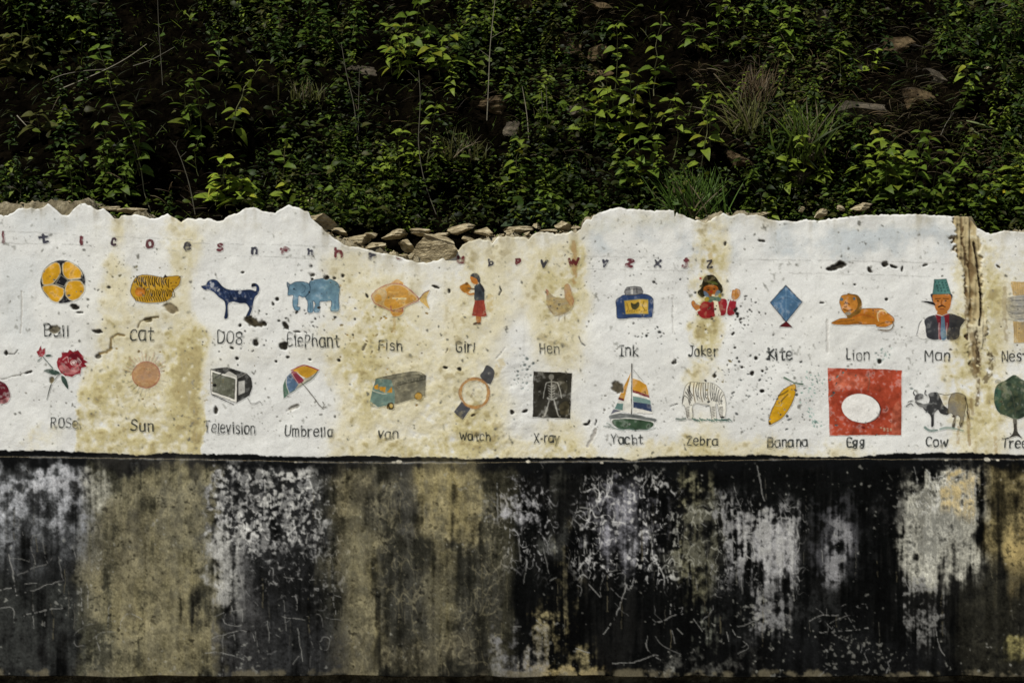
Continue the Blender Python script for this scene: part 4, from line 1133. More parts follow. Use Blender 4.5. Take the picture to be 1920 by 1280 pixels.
# --- rose
p = Pic(*Q1, wear=.26)
GS = (58, 84, 72)
p.line(GS, 9, [(388, 375), (430, 425), (475, 478)]).line(GS, 8, [(375, 382), (345, 412)]).poly(GS, [(408, 362), (440, 352), (466, 366), (425, 376)])
p.poly(GS, [(392, 497), (455, 480), (532, 510), (505, 536), (440, 522)], mot=.2).poly(GS, [(545, 540), (590, 568), (610, 660), (565, 612)], mot=.2).line((72, 78, 70), 9, [(545, 515), (500, 562), (460, 622), (417, 748)])
p.poly((162, 44, 56), [(324, 328), (346, 316), (360, 272), (374, 310), (401, 294), (406, 345), (385, 376), (350, 372)], False, mot=.2)
p.poly((156, 38, 50), [(508, 420), (520, 382), (552, 372), (550, 332), (600, 332), (620, 308), (650, 326), (695, 308), (716, 340), (746, 365), (744, 396), (782, 420), (750, 436), (776, 462), (724, 474), (716, 528), (680, 530), (640, 552), (580, 542), (540, 512), (514, 462)], False, mot=.16)
p.poly((206, 128, 128), [(528, 470), (560, 440), (605, 462), (640, 490), (690, 440), (702, 500), (640, 530), (570, 520)], a=.75, mot=.3).poly((110, 22, 36), [(612, 360), (650, 340), (710, 360), (735, 400), (700, 440), (640, 380), (615, 400)], a=.9)
p.ell((222, 196, 190), 655, 425, 30, 26, a=.85).line((130, 30, 42), 6, [(635, 420), (655, 405), (678, 425), (655, 445), (645, 430)]).line((222, 170, 168), 6, [(560, 400), (600, 370), (610, 420)]).line((222, 170, 168), 5, [(690, 380), (722, 420), (705, 450)]).line((120, 26, 40), 6, [(540, 440), (590, 440), (620, 480)])
p.build("rose_painting", "painted red rose with one bud")
# --- sun
p = Pic(*Q1, wear=.22, tint=.5, fade=.86)
for k in range(15):
    a = math.radians(15 + k * 10.8)
    p.line((186, 122, 98), 4.5, [(1300 + 126 * math.cos(a), 533 - 126 * math.sin(a)), (1300 + (165 + 45 * (k % 3) / 2) * math.cos(a), 533 - (165 + 45 * (k % 3) / 2) * math.sin(a))], a=.75)
for k in range(12):
    a = math.radians(200 + k * 13)
    p.line((220, 208, 172), 6, [(1300 + 130 * math.cos(a), 533 - 130 * math.sin(a)), (1300 + 190 * math.cos(a), 533 - 190 * math.sin(a))], a=.7)
p.ell((196, 142, 98), 1300, 533, 120, 117, mot=.13, line=(182, 98, 76), lw=10)
p.build("sun_painting", "painted orange sun with thin rays")
# --- television
p = Pic(*Q2, wear=.18)
TB = (58, 58, 56)
p.line((100, 98, 92), 5, [(495, 738), (528, 785), (568, 785), (600, 768), (622, 792)])
p.poly(TB, [(165, 482), (310, 462), (485, 515), (530, 560), (537, 640), (512, 720), (400, 782), (370, 700), (380, 560)], False, mot=.3)
p.poly((226, 224, 214), [(168, 486), (402, 556), (398, 782), (172, 702)], False, line=TB, lw=6).poly((108, 110, 94), [(188, 512), (384, 572), (378, 748), (184, 680)], False, mot=.25, line=(60, 60, 54), lw=6)
p.poly((196, 195, 188), [(412, 590), (472, 580), (470, 690), (410, 715)], False, mot=.2, line=TB, lw=5).poly((228, 226, 216), [(285, 530), (330, 500), (400, 540), (400, 556)], False, a=.7).line((44, 44, 42), 9, [(210, 560), (270, 520), (320, 470)]).line((170, 168, 160), 5, [(405, 560), (485, 518)])
for k in range(9): p.line((140, 142, 124), 4, [(210 + 18 * k, 560 + 9 * k), (225 + 17 * k, 640 + 8 * k)], a=.5)
p.ell((34, 34, 32), 205, 625, 16, 14).line(TB, 8, [(185, 712), (370, 795)])
p.build("television_painting", "painted black and white television set")
# --- umbrella
p = Pic(*Q2, wear=.18)
p.poly((196, 190, 168), [(925, 650), (985, 580), (1110, 508), (1068, 570), (1000, 612), (950, 640)], mot=.2, line=(120, 120, 100), lw=4)
p.poly((84, 128, 100), [(808, 640), (822, 595), (842, 560), (840, 620), (862, 690), (820, 738)], mot=.12).poly((84, 120, 160), [(840, 560), (882, 518), (902, 560), (947, 608), (900, 680), (868, 690), (838, 622)], mot=.16)
p.poly((156, 62, 80), [(882, 512), (912, 494), (960, 540), (996, 580), (962, 608), (935, 604), (902, 556)], mot=.14).poly((220, 164, 48), [(900, 492), (950, 466), (1012, 456), (1122, 488), (1078, 532), (1020, 562), (982, 546), (938, 512)], mot=.1)
p.line((176, 70, 70), 11, [(885, 492), (950, 460), (1010, 450), (1125, 490)]).line((70, 108, 90), 7, [(818, 738), (880, 690), (950, 645), (1010, 600), (1070, 560), (1120, 500)]).line((210, 206, 190), 4, [(842, 560), (842, 625), (866, 690)]).line((210, 206, 190), 4, [(890, 520), (940, 605)])
p.line((92, 88, 76), 9, [(975, 604), (1060, 705), (1128, 800), (1160, 828), (1198, 815)], False).line((92, 88, 76), 6, [(1160, 828), (1180, 800), (1165, 775)])
p.build("umbrella_painting", "painted umbrella in four colours")
# --- van
p = Pic(*Q3, wear=.2, tint=.4, fade=1.0)
p.poly((132, 130, 114), [(195, 480), (330, 448), (520, 420), (605, 456), (602, 620), (500, 648), (360, 684), (215, 712), (150, 662), (166, 570)], False, mot=.2)
p.poly((112, 152, 146), [(168, 556), (198, 480), (320, 486), (352, 590), (350, 682), (215, 712), (150, 660)], False, mot=.22)
p.poly((220, 158, 40), [(180, 540), (212, 522), (216, 566), (184, 562)], False).poly((220, 158, 40), [(222, 542), (278, 546), (272, 592), (226, 572)], False).poly((214, 152, 48), [(285, 592), (326, 542), (332, 592)], False)
p.poly((106, 106, 94), [(372, 510), (450, 486), (598, 452), (600, 484), (450, 518), (372, 542)], False, mot=.2)
for k in range(5): p.line((140, 138, 124), 6, [(410 + 44 * k, 500 - 11 * k), (411 + 44 * k, 530 - 12 * k)])
p.line((206, 210, 198), 7, [(168, 575), (245, 600), (285, 600)], a=.8).line((70, 70, 62), 5, [(195, 482), (330, 450), (520, 420), (605, 456)]).line((70, 70, 62), 6, [(372, 540), (450, 515), (602, 484)]).line((90, 92, 82), 5, [(330, 480), (430, 460), (525, 445), (600, 470)])
p.ell((196, 150, 48), 545, 622, 32, 30, line=(96, 84, 50), lw=6).ell((74, 66, 44), 318, 704, 31, 30).ell((206, 178, 96), 322, 702, 14, 15).line((130, 160, 150), 5, [(215, 712), (160, 690), (150, 655)])
p.build("van_painting", "painted grey and teal van with yellow windows")
# --- watch
p = Pic(*Q3, wear=.3, tint=.45, fade=.95)
p.poly((70, 74, 90), [(1048, 455), (1072, 415), (1100, 368), (1142, 388), (1168, 430), (1140, 515), (1118, 522), (1080, 500)], mot=.25).poly((64, 72, 98), [(834, 748), (895, 664), (972, 726), (906, 818)], False, mot=.14)
p.ring((196, 146, 86), 22, 1003, 597, 115, 117).ring((160, 100, 60), 5, 1003, 597, 126, 128)
p.line((120, 100, 70), 5, [(975, 625), (990, 592)], a=.8).line((176, 150, 108), 4, [(1040, 530), (1070, 560)], a=.6)
p.build("watch_painting", "painted round wristwatch with navy straps")
# --- skeleton plate
p = Pic(*Q3, wear=.22)
SK = (168, 167, 158)
p.poly((60, 58, 50), [(1484, 416), (1800, 432), (1786, 804), (1478, 795)], False, mot=.28).poly((100, 92, 66), [(1700, 690), (1770, 670), (1770, 760), (1710, 770)], a=.6, mot=.4).poly((92, 88, 72), [(1700, 500), (1760, 520), (1750, 600)], a=.5)
p.ell((150, 148, 140), 1630, 464, 22, 24, a=.8).line(SK, 9, [(1632, 490), (1633, 640)]).line(SK, 8, [(1588, 512), (1632, 504), (1685, 512)])
for k in range(5): p.line(SK, 6.5, [(1602 + 2 * k, 532 + 22 * k), (1632, 544 + 22 * k), (1664 - 2 * k, 532 + 22 * k)], a=.9)
p.line(SK, 8, [(1588, 514), (1572, 580), (1562, 638)]).line(SK, 8, [(1686, 514), (1704, 575), (1716, 636)]).line(SK, 15, [(1600, 638), (1634, 648), (1670, 638)]).line(SK, 10, [(1612, 655), (1598, 718), (1578, 780), (1560, 788)]).line(SK, 10, [(1654, 655), (1672, 722), (1688, 780), (1702, 788)])
p.build("skeleton_painting", "painted white skeleton on a dark plate")
# --- yacht
p = Pic(*Q4, wear=.16)
p.poly((228, 226, 216), [(498, 372), (500, 742), (420, 722), (318, 748), (345, 700)], False).poly((210, 150, 44), [(497, 372), (460, 520), (432, 626), (384, 602), (430, 500)], False)
p.poly((116, 46, 48), [(384, 598), (432, 614), (428, 634), (376, 616)], False).poly((112, 162, 152), [(366, 652), (424, 656), (416, 712), (342, 700)], False).poly((112, 116, 134), [(336, 702), (404, 716), (352, 730), (312, 750)], False)
p.poly((228, 226, 216), [(510, 420), (590, 440), (640, 500), (662, 600), (690, 740), (515, 740)], False).poly((214, 154, 48), [(510, 430), (570, 448), (632, 484), (652, 555), (658, 590), (510, 532)], False)
p.poly((134, 46, 48), [(510, 530), (660, 582), (662, 606), (512, 556)], False).poly((122, 164, 156), [(512, 590), (600, 606), (668, 622), (674, 662), (514, 636)], False).poly((52, 72, 116), [(514, 638), (674, 660), (686, 726), (514, 692)], False, mot=.16)
p.line((80, 78, 72), 9, [(504, 300), (500, 745)]).line((140, 138, 130), 4, [(515, 350), (560, 405), (608, 462)])
p.poly((118, 124, 122), [(300, 765), (345, 748), (400, 740), (520, 752), (620, 772), (722, 790), (702, 822), (600, 800), (480, 785), (330, 802)], mot=.12).poly((226, 226, 218), [(320, 795), (480, 782), (704, 815), (690, 828), (500, 800), (332, 812)], False)
p.poly((60, 94, 62), [(330, 808), (420, 794), (520, 796), (690, 826), (650, 882), (480, 888), (368, 868)], mot=.2, line=(60, 70, 60), lw=4)
for pts in [[(250, 858), (320, 872), (420, 885), (520, 880)], [(300, 850), (360, 880), (440, 895)], [(480, 885), (560, 896), (640, 890), (715, 870)], [(280, 830), (320, 850)]]: p.line((98, 128, 116), 8, pts, a=.8)
p.build("yacht_painting", "painted sailing yacht with striped sails")
# --- zebra
p = Pic(*Q4, wear=.2, tint=.9)
p.poly((226, 224, 212), [(953, 655), (963, 575), (984, 502), (1018, 468), (1065, 460), (1120, 470), (1180, 466), (1220, 470), (1268, 492), (1312, 536), (1340, 600), (1352, 690), (1340, 772), (1306, 780), (1284, 725), (1272, 664), (1256, 668), (1262, 790), (1226, 796), (1212, 705), (1190, 670), (1130, 662), (1072, 650), (1046, 692), (1050, 784), (1004, 786), (990, 722), (974, 672)], line=(112, 110, 102), lw=5)
ZK = (56, 54, 50)
for k in range(8):
    x = 1062 + k * 21
    p.line(ZK if k % 3 else (116, 92, 46), 7.5, [(x + 6 * math.sin(k), 466 + 5 * (k % 2)), (x - 5, 530), (x - 2 + 4 * math.sin(k * 2), 590), (x + 10, 640 - 14 * (k % 3))])
for k in range(6): p.line(ZK, 7.5, [(1228 + 20 * k, 474 + 15 * k + k * k), (1222 + 17 * k, 545 + 12 * k), (1238 + 15 * k, 630 + 6 * k)])
for k in range(5): p.line(ZK, 7.5, [(1030 - 15 * k, 468 + 28 * k), (1022 - 4 * k, 530 + 20 * k), (1048 - 6 * k, 585 + 20 * k)])
for k in range(7):
    for (lx, w_) in [(990, 34), (1220, 34), (1290, 40)]: p.line((96, 92, 86), 7, [(lx + k * 1.5, 690 + 14 * k), (lx + w_ * .8, 682 + 14 * k)])
p.line((100, 98, 92), 4, [(1200, 668), (1222, 792)]).line((100, 98, 92), 4, [(1048, 700), (1052, 780)]).line((90, 88, 84), 5, [(1300, 690), (1285, 720), (1302, 776)]).ell(ZK, 1318, 775, 20, 9).line((60, 58, 54), 8, [(968, 590), (955, 650)])
p.line((84, 110, 98), 20, [(905, 792), (940, 798), (980, 790)], a=.8)
for k in range(16): p.line((62, 122, 106), 11, [(1045 + 22 * k, 790 + 6 * (k % 3)), (1068 + 22 * k, 808 + 5 * math.sin(k))], a=.85)
p.line((40, 92, 80), 18, [(1300, 808), (1340, 800), (1370, 798)], a=.8)
p.build("zebra_painting", "painted grazing zebra on teal grass")
# --- banana
p = Pic(*Q5, wear=.12)
p.poly((220, 166, 28), [(152, 632), (160, 585), (185, 525), (236, 425), (288, 385), (334, 370), (340, 410), (312, 500), (252, 592), (168, 648)], mot=.08, line=(120, 92, 30), lw=6)
p.line((96, 76, 34), 10, [(220, 448), (255, 435), (285, 415)], a=.8).line((70, 60, 40), 7, [(238, 490), (262, 462), (285, 440)], a=.8).line((200, 170, 90), 6, [(195, 515), (225, 520), (250, 500)]).ell((84, 66, 36), 160, 640, 9, 9)
p.line((74, 112, 84), 10, [(262, 324), (300, 346), (330, 360), (388, 370)])
p.build("banana_painting", "painted yellow banana")
# --- egg
p = Pic(*Q5, wear=.22)
p.poly((188, 76, 50), [(560, 258), (820, 262), (1077, 272), (1070, 722), (820, 720), (574, 724)], False, mot=.20)
p.poly((206, 116, 88), [(590, 300), (700, 285), (850, 330), (800, 400), (680, 390), (620, 420)], a=.35, mot=.5).poly((206, 116, 88), [(620, 340), (660, 330), (690, 380), (640, 400)], a=.3, mot=.5)
p.poly((208, 128, 100), [(1020, 520), (1060, 500), (1066, 700), (1010, 710), (1000, 620)], a=.35, mot=.5)
p.ell((150, 46, 32), 796, 540, 180, 136, 8, a=.35, mot=.25).ell((104, 40, 32), 795, 537, 138, 102, 9)
p.ell((232, 231, 226), 790, 535, 134, 99, 10, mot=.03).line((150, 150, 146), 7, [(925, 540), (905, 590), (850, 630)], a=.8)
for k in range(8): p.ell((196, 170, 140), 930 + (k * 23) % 70, 670 + (k * 11) % 24, 8, 6, a=.7)
p.ell((120, 36, 28), 806, 668, 14, 8, 20).line((110, 100, 80), 10, [(840, 300), (850, 350), (838, 410)], a=.5)
p.build("egg_painting", "painted white egg on a red square")
# --- cow
p = Pic(*Q5, wear=.25, fade=1.0)
CK = (62, 63, 64)
p.poly((216, 214, 206), [(1340, 440), (1420, 440), (1410, 560), (1350, 570)], a=.5)
p.poly(CK, [(1262, 440), (1290, 425), (1328, 430), (1348, 470), (1368, 515), (1398, 545), (1396, 582), (1345, 572), (1328, 548), (1302, 580), (1296, 655), (1278, 662), (1274, 590), (1232, 550), (1212, 510), (1240, 505), (1262, 500), (1268, 470)], mot=.3)
p.poly((70, 70, 70), [(1180, 440), (1205, 434), (1228, 442), (1226, 470), (1200, 478), (1175, 490), (1165, 470)], mot=.4).poly((84, 84, 82), [(1165, 490), (1190, 520), (1225, 530), (1235, 510), (1200, 495)], mot=.3)
p.line(CK, 7, [(1165, 410), (1158, 430), (1168, 448)]).line(CK, 7, [(1245, 415), (1240, 438), (1252, 448)]).line((90, 90, 88), 9, [(1108, 520), (1135, 505), (1150, 515)]).line((100, 100, 96), 6, [(1120, 495), (1150, 485)])
p.poly((134, 124, 102), [(1408, 465), (1440, 430), (1500, 438), (1524, 480), (1508, 590), (1494, 662), (1474, 656), (1480, 602), (1452, 590), (1442, 668), (1424, 662), (1440, 602), (1418, 572), (1394, 566)], mot=.3, a=.85, line=(84, 78, 66), lw=5)
p.line((110, 106, 94), 5, [(1330, 434), (1380, 444), (1440, 434)]).line((76, 70, 58), 6, [(1515, 465), (1532, 520), (1528, 560)]).line((72, 66, 54), 11, [(1528, 560), (1540, 600)], a=.9).line((80, 76, 66), 9, [(1440, 640), (1432, 668)]).line((80, 76, 66), 9, [(1490, 640), (1478, 670)])
p.line((84, 128, 116), 16, [(1235, 670), (1270, 690), (1320, 688)], a=.85).line((110, 150, 136), 16, [(1340, 682), (1400, 672), (1500, 690)], a=.7)
p.build("cow_painting", "painted dark grey and brown cow")
# --- tree
p = Pic(*Q5, wear=.2, tint=.6)
p.poly((72, 68, 62), [(1842, 590), (1870, 590), (1874, 690), (1908, 742), (1866, 728), (1818, 742), (1848, 690)], mot=.14)
p.poly((72, 90, 72), [(1716, 420), (1738, 370), (1790, 340), (1850, 305), (1905, 335), (1970, 380), (2010, 440), (1995, 530), (1930, 590), (1870, 612), (1800, 590), (1740, 560), (1716, 500)], mot=.3)
p.poly((56, 112, 96), [(1716, 420), (1750, 390), (1765, 450), (1750, 560), (1725, 520)], a=.6, mot=.3)
for k in range(34): p.ell((96, 104, 74) if k % 2 else (50, 66, 54), 1740 + (k * 47) % 240, 350 + (k * 61) % 220, 22, 14, (k * 50) % 180, a=.45)
p.line((90, 92, 72), 6, [(1860, 590), (1850, 500), (1830, 420)], a=.7).line((90, 92, 72), 6, [(1862, 560), (1890, 500), (1900, 440)], a=.7)
p.build("tree_painting", "painted round green tree")

# ------------------------------------------------------------------ lettering
G = {
    'B': (.8, [[(.05, 0), (.05, 1)], [(.05, 1), (.5, 1), (.68, .85), (.66, .65), (.45, .54), (.05, .54)], [(.45, .54), (.72, .42), (.75, .15), (.55, 0), (.05, 0)]]),
    'a': (.8, [[(.72, .7), (.25, .7), (.08, .5), (.08, .2), (.22, 0), (.5, 0), (.66, .15), (.72, .7)], [(.72, .7), (.78, 0)]]),
    'l': (.3, [[(.15, .86), (.15, 0)]]), 'L': (.55, [[(.08, 1), (.08, .1), (.16, 0), (.45, .02)]]),
    'c': (.7, [[(.66, .6), (.5, .75), (.2, .7), (.06, .45), (.1, .12), (.3, 0), (.6, .06)]]), 'C': (.8, [[(.74, .86), (.55, 1), (.22, .95), (.05, .6), (.08, .2), (.3, 0), (.7, .08)]]),
    't': (.6, [[(.3, .95), (.3, .12), (.4, 0), (.58, .04)], [(.05, .68), (.58, .7)]]), 'T': (.8, [[(0, .97), (.8, 1)], [(.4, 1), (.38, 0)]]),
    'R': (.8, [[(.06, 0), (.06, 1)], [(.06, 1), (.5, 1), (.66, .8), (.5, .55), (.06, .5)], [(.36, .52), (.7, 0)]]),
    'O': (.8, [[(.4, 1), (.1, .85), (.05, .4), (.15, .08), (.4, 0), (.65, .1), (.75, .5), (.66, .88), (.4, 1)]]), 'o': (.75, [[(.4, .72), (.12, .62), (.06, .3), (.18, .03), (.4, 0), (.62, .06), (.7, .36), (.62, .64), (.4, .72)]]),
    'S': (.75, [[(.7, .88), (.45, 1), (.15, .92), (.12, .65), (.4, .52), (.68, .38), (.64, .1), (.35, 0), (.05, .1)]]), 's': (.65, [[(.58, .64), (.35, .74), (.12, .62), (.2, .42), (.5, .32), (.58, .12), (.35, 0), (.06, .08)]]),
    'e': (.75, [[(.1, .4), (.66, .42), (.6, .66), (.36, .75), (.12, .62), (.06, .3), (.2, .04), (.45, 0), (.68, .1)]]), 'E': (.7, [[(.64, 1), (.08, 1), (.08, 0), (.66, 0)], [(.08, .52), (.5, .52)]]),
    'u': (.75, [[(.08, .72), (.08, .2), (.25, 0), (.5, .02), (.66, .22), (.66, .72)], [(.66, .3), (.7, 0)]]), 'U': (.85, [[(.08, 1), (.06, .3), (.2, .02), (.5, 0), (.72, .2), (.76, 1)]]),
    'n': (.75, [[(.08, .72), (.1, 0)], [(.1, .5), (.3, .72), (.55, .7), (.66, .5), (.66, 0)]]), 'N': (.85, [[(.06, 0), (.06, 1), (.72, 0), (.74, 1)]]),
    'D': (.85, [[(.08, 0), (.08, 1), (.45, .98), (.74, .75), (.76, .3), (.5, .02), (.08, 0)]]),
    '8': (.85, [[(.4, 1), (.12, .9), (.1, .65), (.36, .5), (.64, .32), (.62, .06), (.36, -.04), (.1, .06), (.1, .3), (.38, .5), (.66, .66), (.64, .92), (.4, 1)], [(.6, .55), (.85, .6)]]),
    'g': (.8, [[(.66, .6), (.4, .74), (.12, .6), (.1, .36), (.3, .22), (.58, .3), (.66, .6)], [(.66, .72), (.62, -.05), (.4, -.24), (.12, -.16), (.2, .05), (.6, .06)]]),
    'p': (.75, [[(.1, .72), (.1, -.25)], [(.1, .6), (.35, .74), (.62, .62), (.62, .25), (.38, .06), (.1, .16)]]), 'P': (.7, [[(.1, .9), (.1, -.12)], [(.1, .9), (.5, .9), (.64, .68), (.48, .42), (.1, .4)]]),
    'h': (.75, [[(.08, 1), (.1, 0)], [(.1, .45), (.3, .66), (.56, .62), (.66, .4), (.66, 0)]]), 'F': (.65, [[(.08, 0), (.08, 1), (.6, .98)], [(.08, .55), (.5, .55)]]),
    'i': (.3, [[(.15, .72), (.15, 0)], [(.15, .92), (.15, .96)]]), 'I': (.5, [[(.05, 1), (.45, 1)], [(.25, 1), (.25, 0)], [(.05, 0), (.45, 0)]]), 'j': (.3, [[(.15, .8), (.15, 0)]]),
    'G': (.85, [[(.72, .88), (.45, 1), (.14, .86), (.05, .45), (.16, .08), (.45, 0), (.72, .12), (.72, .45), (.45, .45)]]),
    'r': (.55, [[(.08, .72), (.1, 0)], [(.1, .42), (.26, .66), (.52, .7)]]), 'H': (.8, [[(.08, 0), (.08, 1)], [(.7, 0), (.68, .95)], [(.08, .5), (.7, .48)]]),
    'k': (.7, [[(.08, 1), (.08, 0)], [(.58, .68), (.1, .34), (.64, 0)]]), 'K': (.8, [[(.2, 1), (.2, 0)], [(.75, .9), (.22, .5), (.78, .1)], [(0, .7), (.35, .5), (.05, .25)]]),
    'J': (.7, [[(.3, 1), (.66, 1)], [(.52, 1), (.5, .2), (.32, 0), (.08, .12)]]), 'M': (1.0, [[(.06, 0), (.08, 1), (.48, .4), (.86, 1), (.92, 0)]]),
    'v': (.7, [[(.02, .72), (.32, 0), (.62, .72)]]), 'V': (.8, [[(.02, 1), (.38, 0), (.74, 1)]]), 'm': (1.05, [[(.06, .72), (.08, 0)], [(.08, .5), (.26, .7), (.46, .6), (.5, 0)], [(.5, .5), (.68, .7), (.88, .6), (.92, 0)]]),
    'b': (.75, [[(.08, .95), (.08, 0)], [(.08, .5), (.36, .66), (.62, .5), (.62, .16), (.38, 0), (.08, .06)]]), 'W': (1.05, [[(.02, .9), (.26, 0), (.5, .66), (.74, 0), (1, .9)]]), 'w': (1.0, [[(.02, .74), (.24, 0), (.48, .6), (.72, 0), (.96, .74)]]),
    'X': (.8, [[(.06, 1), (.72, 0)], [(.72, 1), (.04, 0)]]), '-': (.4, [[(.1, .4), (.32, .42)]]), 'y': (.75, [[(.06, .72), (.34, .1)], [(.68, .72), (.34, .1), (.12, -.3)]]),
    'Y': (.8, [[(.04, 1), (.38, .5), (.74, 1)], [(.38, .5), (.36, 0)]]), 'z': (.75, [[(.08, .95), (.68, .95), (.06, .04), (.7, 0)]]),
    'f': (.6, [[(.62, .9), (.4, 1), (.25, .8), (.22, -.05)], [(.0, .5), (.5, .55)]]), 'x': (.8, [[(.06, .75), (.72, 0)], [(.72, .75), (.04, 0)]]),
}
INK = (52, 58, 56)
for word, x0, x1, yt, yb, drop, wt_, label in [
        ("Ball", 83, 130, 608, 629, .5, 3.0, "ball"), ("cat", 244, 288, 612, 638, 0, 3.2, "cat"), ("ROSe", 96, 147, 783, 801, 1, 2.5, "rose"), ("Sun", 246, 288, 787, 807, 2, 3.0, "sun"), ("DO8", 407, 457, 621, 643, 1, 3.0, "dog"),
        ("ElePhant", 539, 636, 626, 648, 1.5, 2.9, "elephant"), ("Fish", 710, 755, 638, 656, 1, 2.8, "fish"), ("Television", 384, 479, 790, 810, 3, 3.0, "television"), ("Umbrella", 533, 625, 797, 816, 2, 3.0, "umbrella"),
        ("van", 709, 748, 802, 820, 1, 2.8, "van"), ("Girl", 855, 891, 640, 660, 0, 3.0, "girl"), ("Hen", 1012, 1050, 645, 662, 1, 2.8, "hen"), ("Watch", 862, 920, 809, 824, 2, 2.8, "watch"), ("X-ray", 1001, 1050, 812, 829, 0, 3.0, "x-ray"),
        ("Ink", 1162, 1197, 648, 667, -1, 3.2, "ink"), ("Joker", 1290, 1345, 649, 668, 0, 3.0, "joker"), ("Kite", 1438, 1486, 653, 674, 0, 4.0, "kite"), ("Lion", 1586, 1630, 655, 674, 0, 3.0, "lion"), ("Man", 1736, 1782, 657, 676, 0, 3.0, "man"),
        ("Nest", 1879, 1926, 658, 677, 0, 3.0, "nest"), ("Yacht", 1146, 1204, 814, 831, 1, 3.0, "yacht"), ("zebra", 1288, 1345, 817, 833, 1, 3.0, "zebra"), ("Banana", 1439, 1515, 820, 837, -.5, 3.2, "banana"), ("Egg", 1588, 1621, 820, 836, 0, 3.2, "egg"),
        ("Cow", 1737, 1778, 820, 837, -.5, 3.2, "cow"), ("Tree", 1879, 1926, 822, 839, 0, 3.0, "tree")]:
    p = Pic(0, 0, 1.0, wear=.5, tint=.25, wob=.6, fade=.97)
    ws = [G[c][0] for c in word]
    tot = sum(ws) + .18 * (len(ws) - 1)
    k, cur = (x1 - x0) / tot, 0
    hgt_ = yb - yt
    for c, w_ in zip(word, ws):
        sl = drop * cur / tot
        jx, jy_, js = rng.normal(0, .4), rng.normal(0, .5), rng.normal(0, .03)
        for pl in G[c][1]:
            p.line(INK, wt_ * rng.uniform(.9, 1.1), [(x0 + (cur + gx_ + js * gy_) * k + jx, yb - gy_ * hgt_ + sl + jy_) for gx_, gy_ in pl], len(pl) > 3)
        cur += w_ + .18
    p.build("painted_word", "hand painted caption word " + label)

MA, NA = (112, 34, 46), (52, 54, 78)
for ch, x, y, col, w_, h_, rot in [('l', 6, 444, MA, 16, 24, -8), ('t', 82, 447, NA, 18, 20, -6), ('i', 153, 450, MA, 17, 20, 0), ('c', 212, 453, (72, 48, 66), 12, 18, 0), ('o', 281, 457, (104, 44, 50), 17, 19, 0), ('e', 352, 461, NA, 16, 18, 0), ('s', 412, 463, MA, 14, 18, 0),
                               ('n', 477, 471, NA, 14, 15, 0), ('f', 534, 470, MA, 17, 17, 18), ('h', 582, 472, NA, 13, 16, -4), ('h', 635, 473, MA, 20, 20, 0), ('r', 698, 481, NA, 14, 15, 8), ('o', 748, 480, MA, 12, 14, 0), ('u', 864, 487, MA, 17, 15, 8),
                               ('b', 921, 492, NA, 12, 15, 0), ('p', 971, 490, MA, 13, 15, -4), ('v', 1020, 494, NA, 16, 15, 0), ('w', 1076, 491, MA, 24, 16, 0), ('y', 1135, 494, NA, 12, 16, 0), ('z', 1181, 493, MA, 15, 16, 20), ('x', 1233, 494, NA, 17, 17, 0), ('j', 1285, 493, MA, 14, 22, 0), ('z', 1330, 495, NA, 13, 17, -4)]:
    p = Pic(0, 0, 1.0, wear=.4 if 640 > x else .5, tint=.5, wob=1.1, fade=.96)
    w_, h_ = w_ * .88, h_ * .92
    gw, pls = G[ch] if ch != 'j' else (.7, [[(.25, .8), (.7, .8)], [(.55, .8), (.5, .1), (.3, 0), (.05, .12)], [(.5, 1), (.55, 1.05)]])
    ex = [q for pl in pls for q in pl]
    my = (min(q[1] for q in ex) + max(q[1] for q in ex)) / 2
    hh = max(q[1] for q in ex) - min(q[1] for q in ex)
    lw = 5.0 if w_ < 12.5 else 5.5
    if ch in 'li': lw = 6.2
    if ch == 'f': lw = 4.2
    cr, sr = math.cos(math.radians(rot)), math.sin(math.radians(rot))
    for pl in pls:
        pts = [((gx_ - gw / 2) / gw * (w_ - 2), -(gy_ - my) / hh * (h_ - 4)) for gx_, gy_ in pl]
        if len(pts) == 2 and abs(pts[0][1] - pts[1][1]) < 1 and abs(pts[0][0] - pts[1][0]) < 1: pts[1] = (pts[1][0], pts[1][1] + 1)
        p.line(col, lw, [(x + a * cr - b * sr, y + a * sr + b * cr) for a, b in pts], len(pts) > 3)
    p.build("painted_letter", ("maroon" if col == MA else "navy") + " painted letter " + ch if not (ch == 'z' and x > 1300) else "navy painted letter at the row's right end")

# ------------------------------------------------------------------ rubble on the wall and stones in the bank
def ray(u, v, y):
    k = (y - CAMY) / (-CAMY)
    return np.array([WX(u) * k, y, CAMZ + (WZ(v) - CAMZ) * k])


def at_hill(u, v):
    y = .5
    for _ in range(30):
        p = ray(u, v, y)
        y = .5 * y + .5 * float(hill(p[0], p[2]))
    return ray(u, v, y)


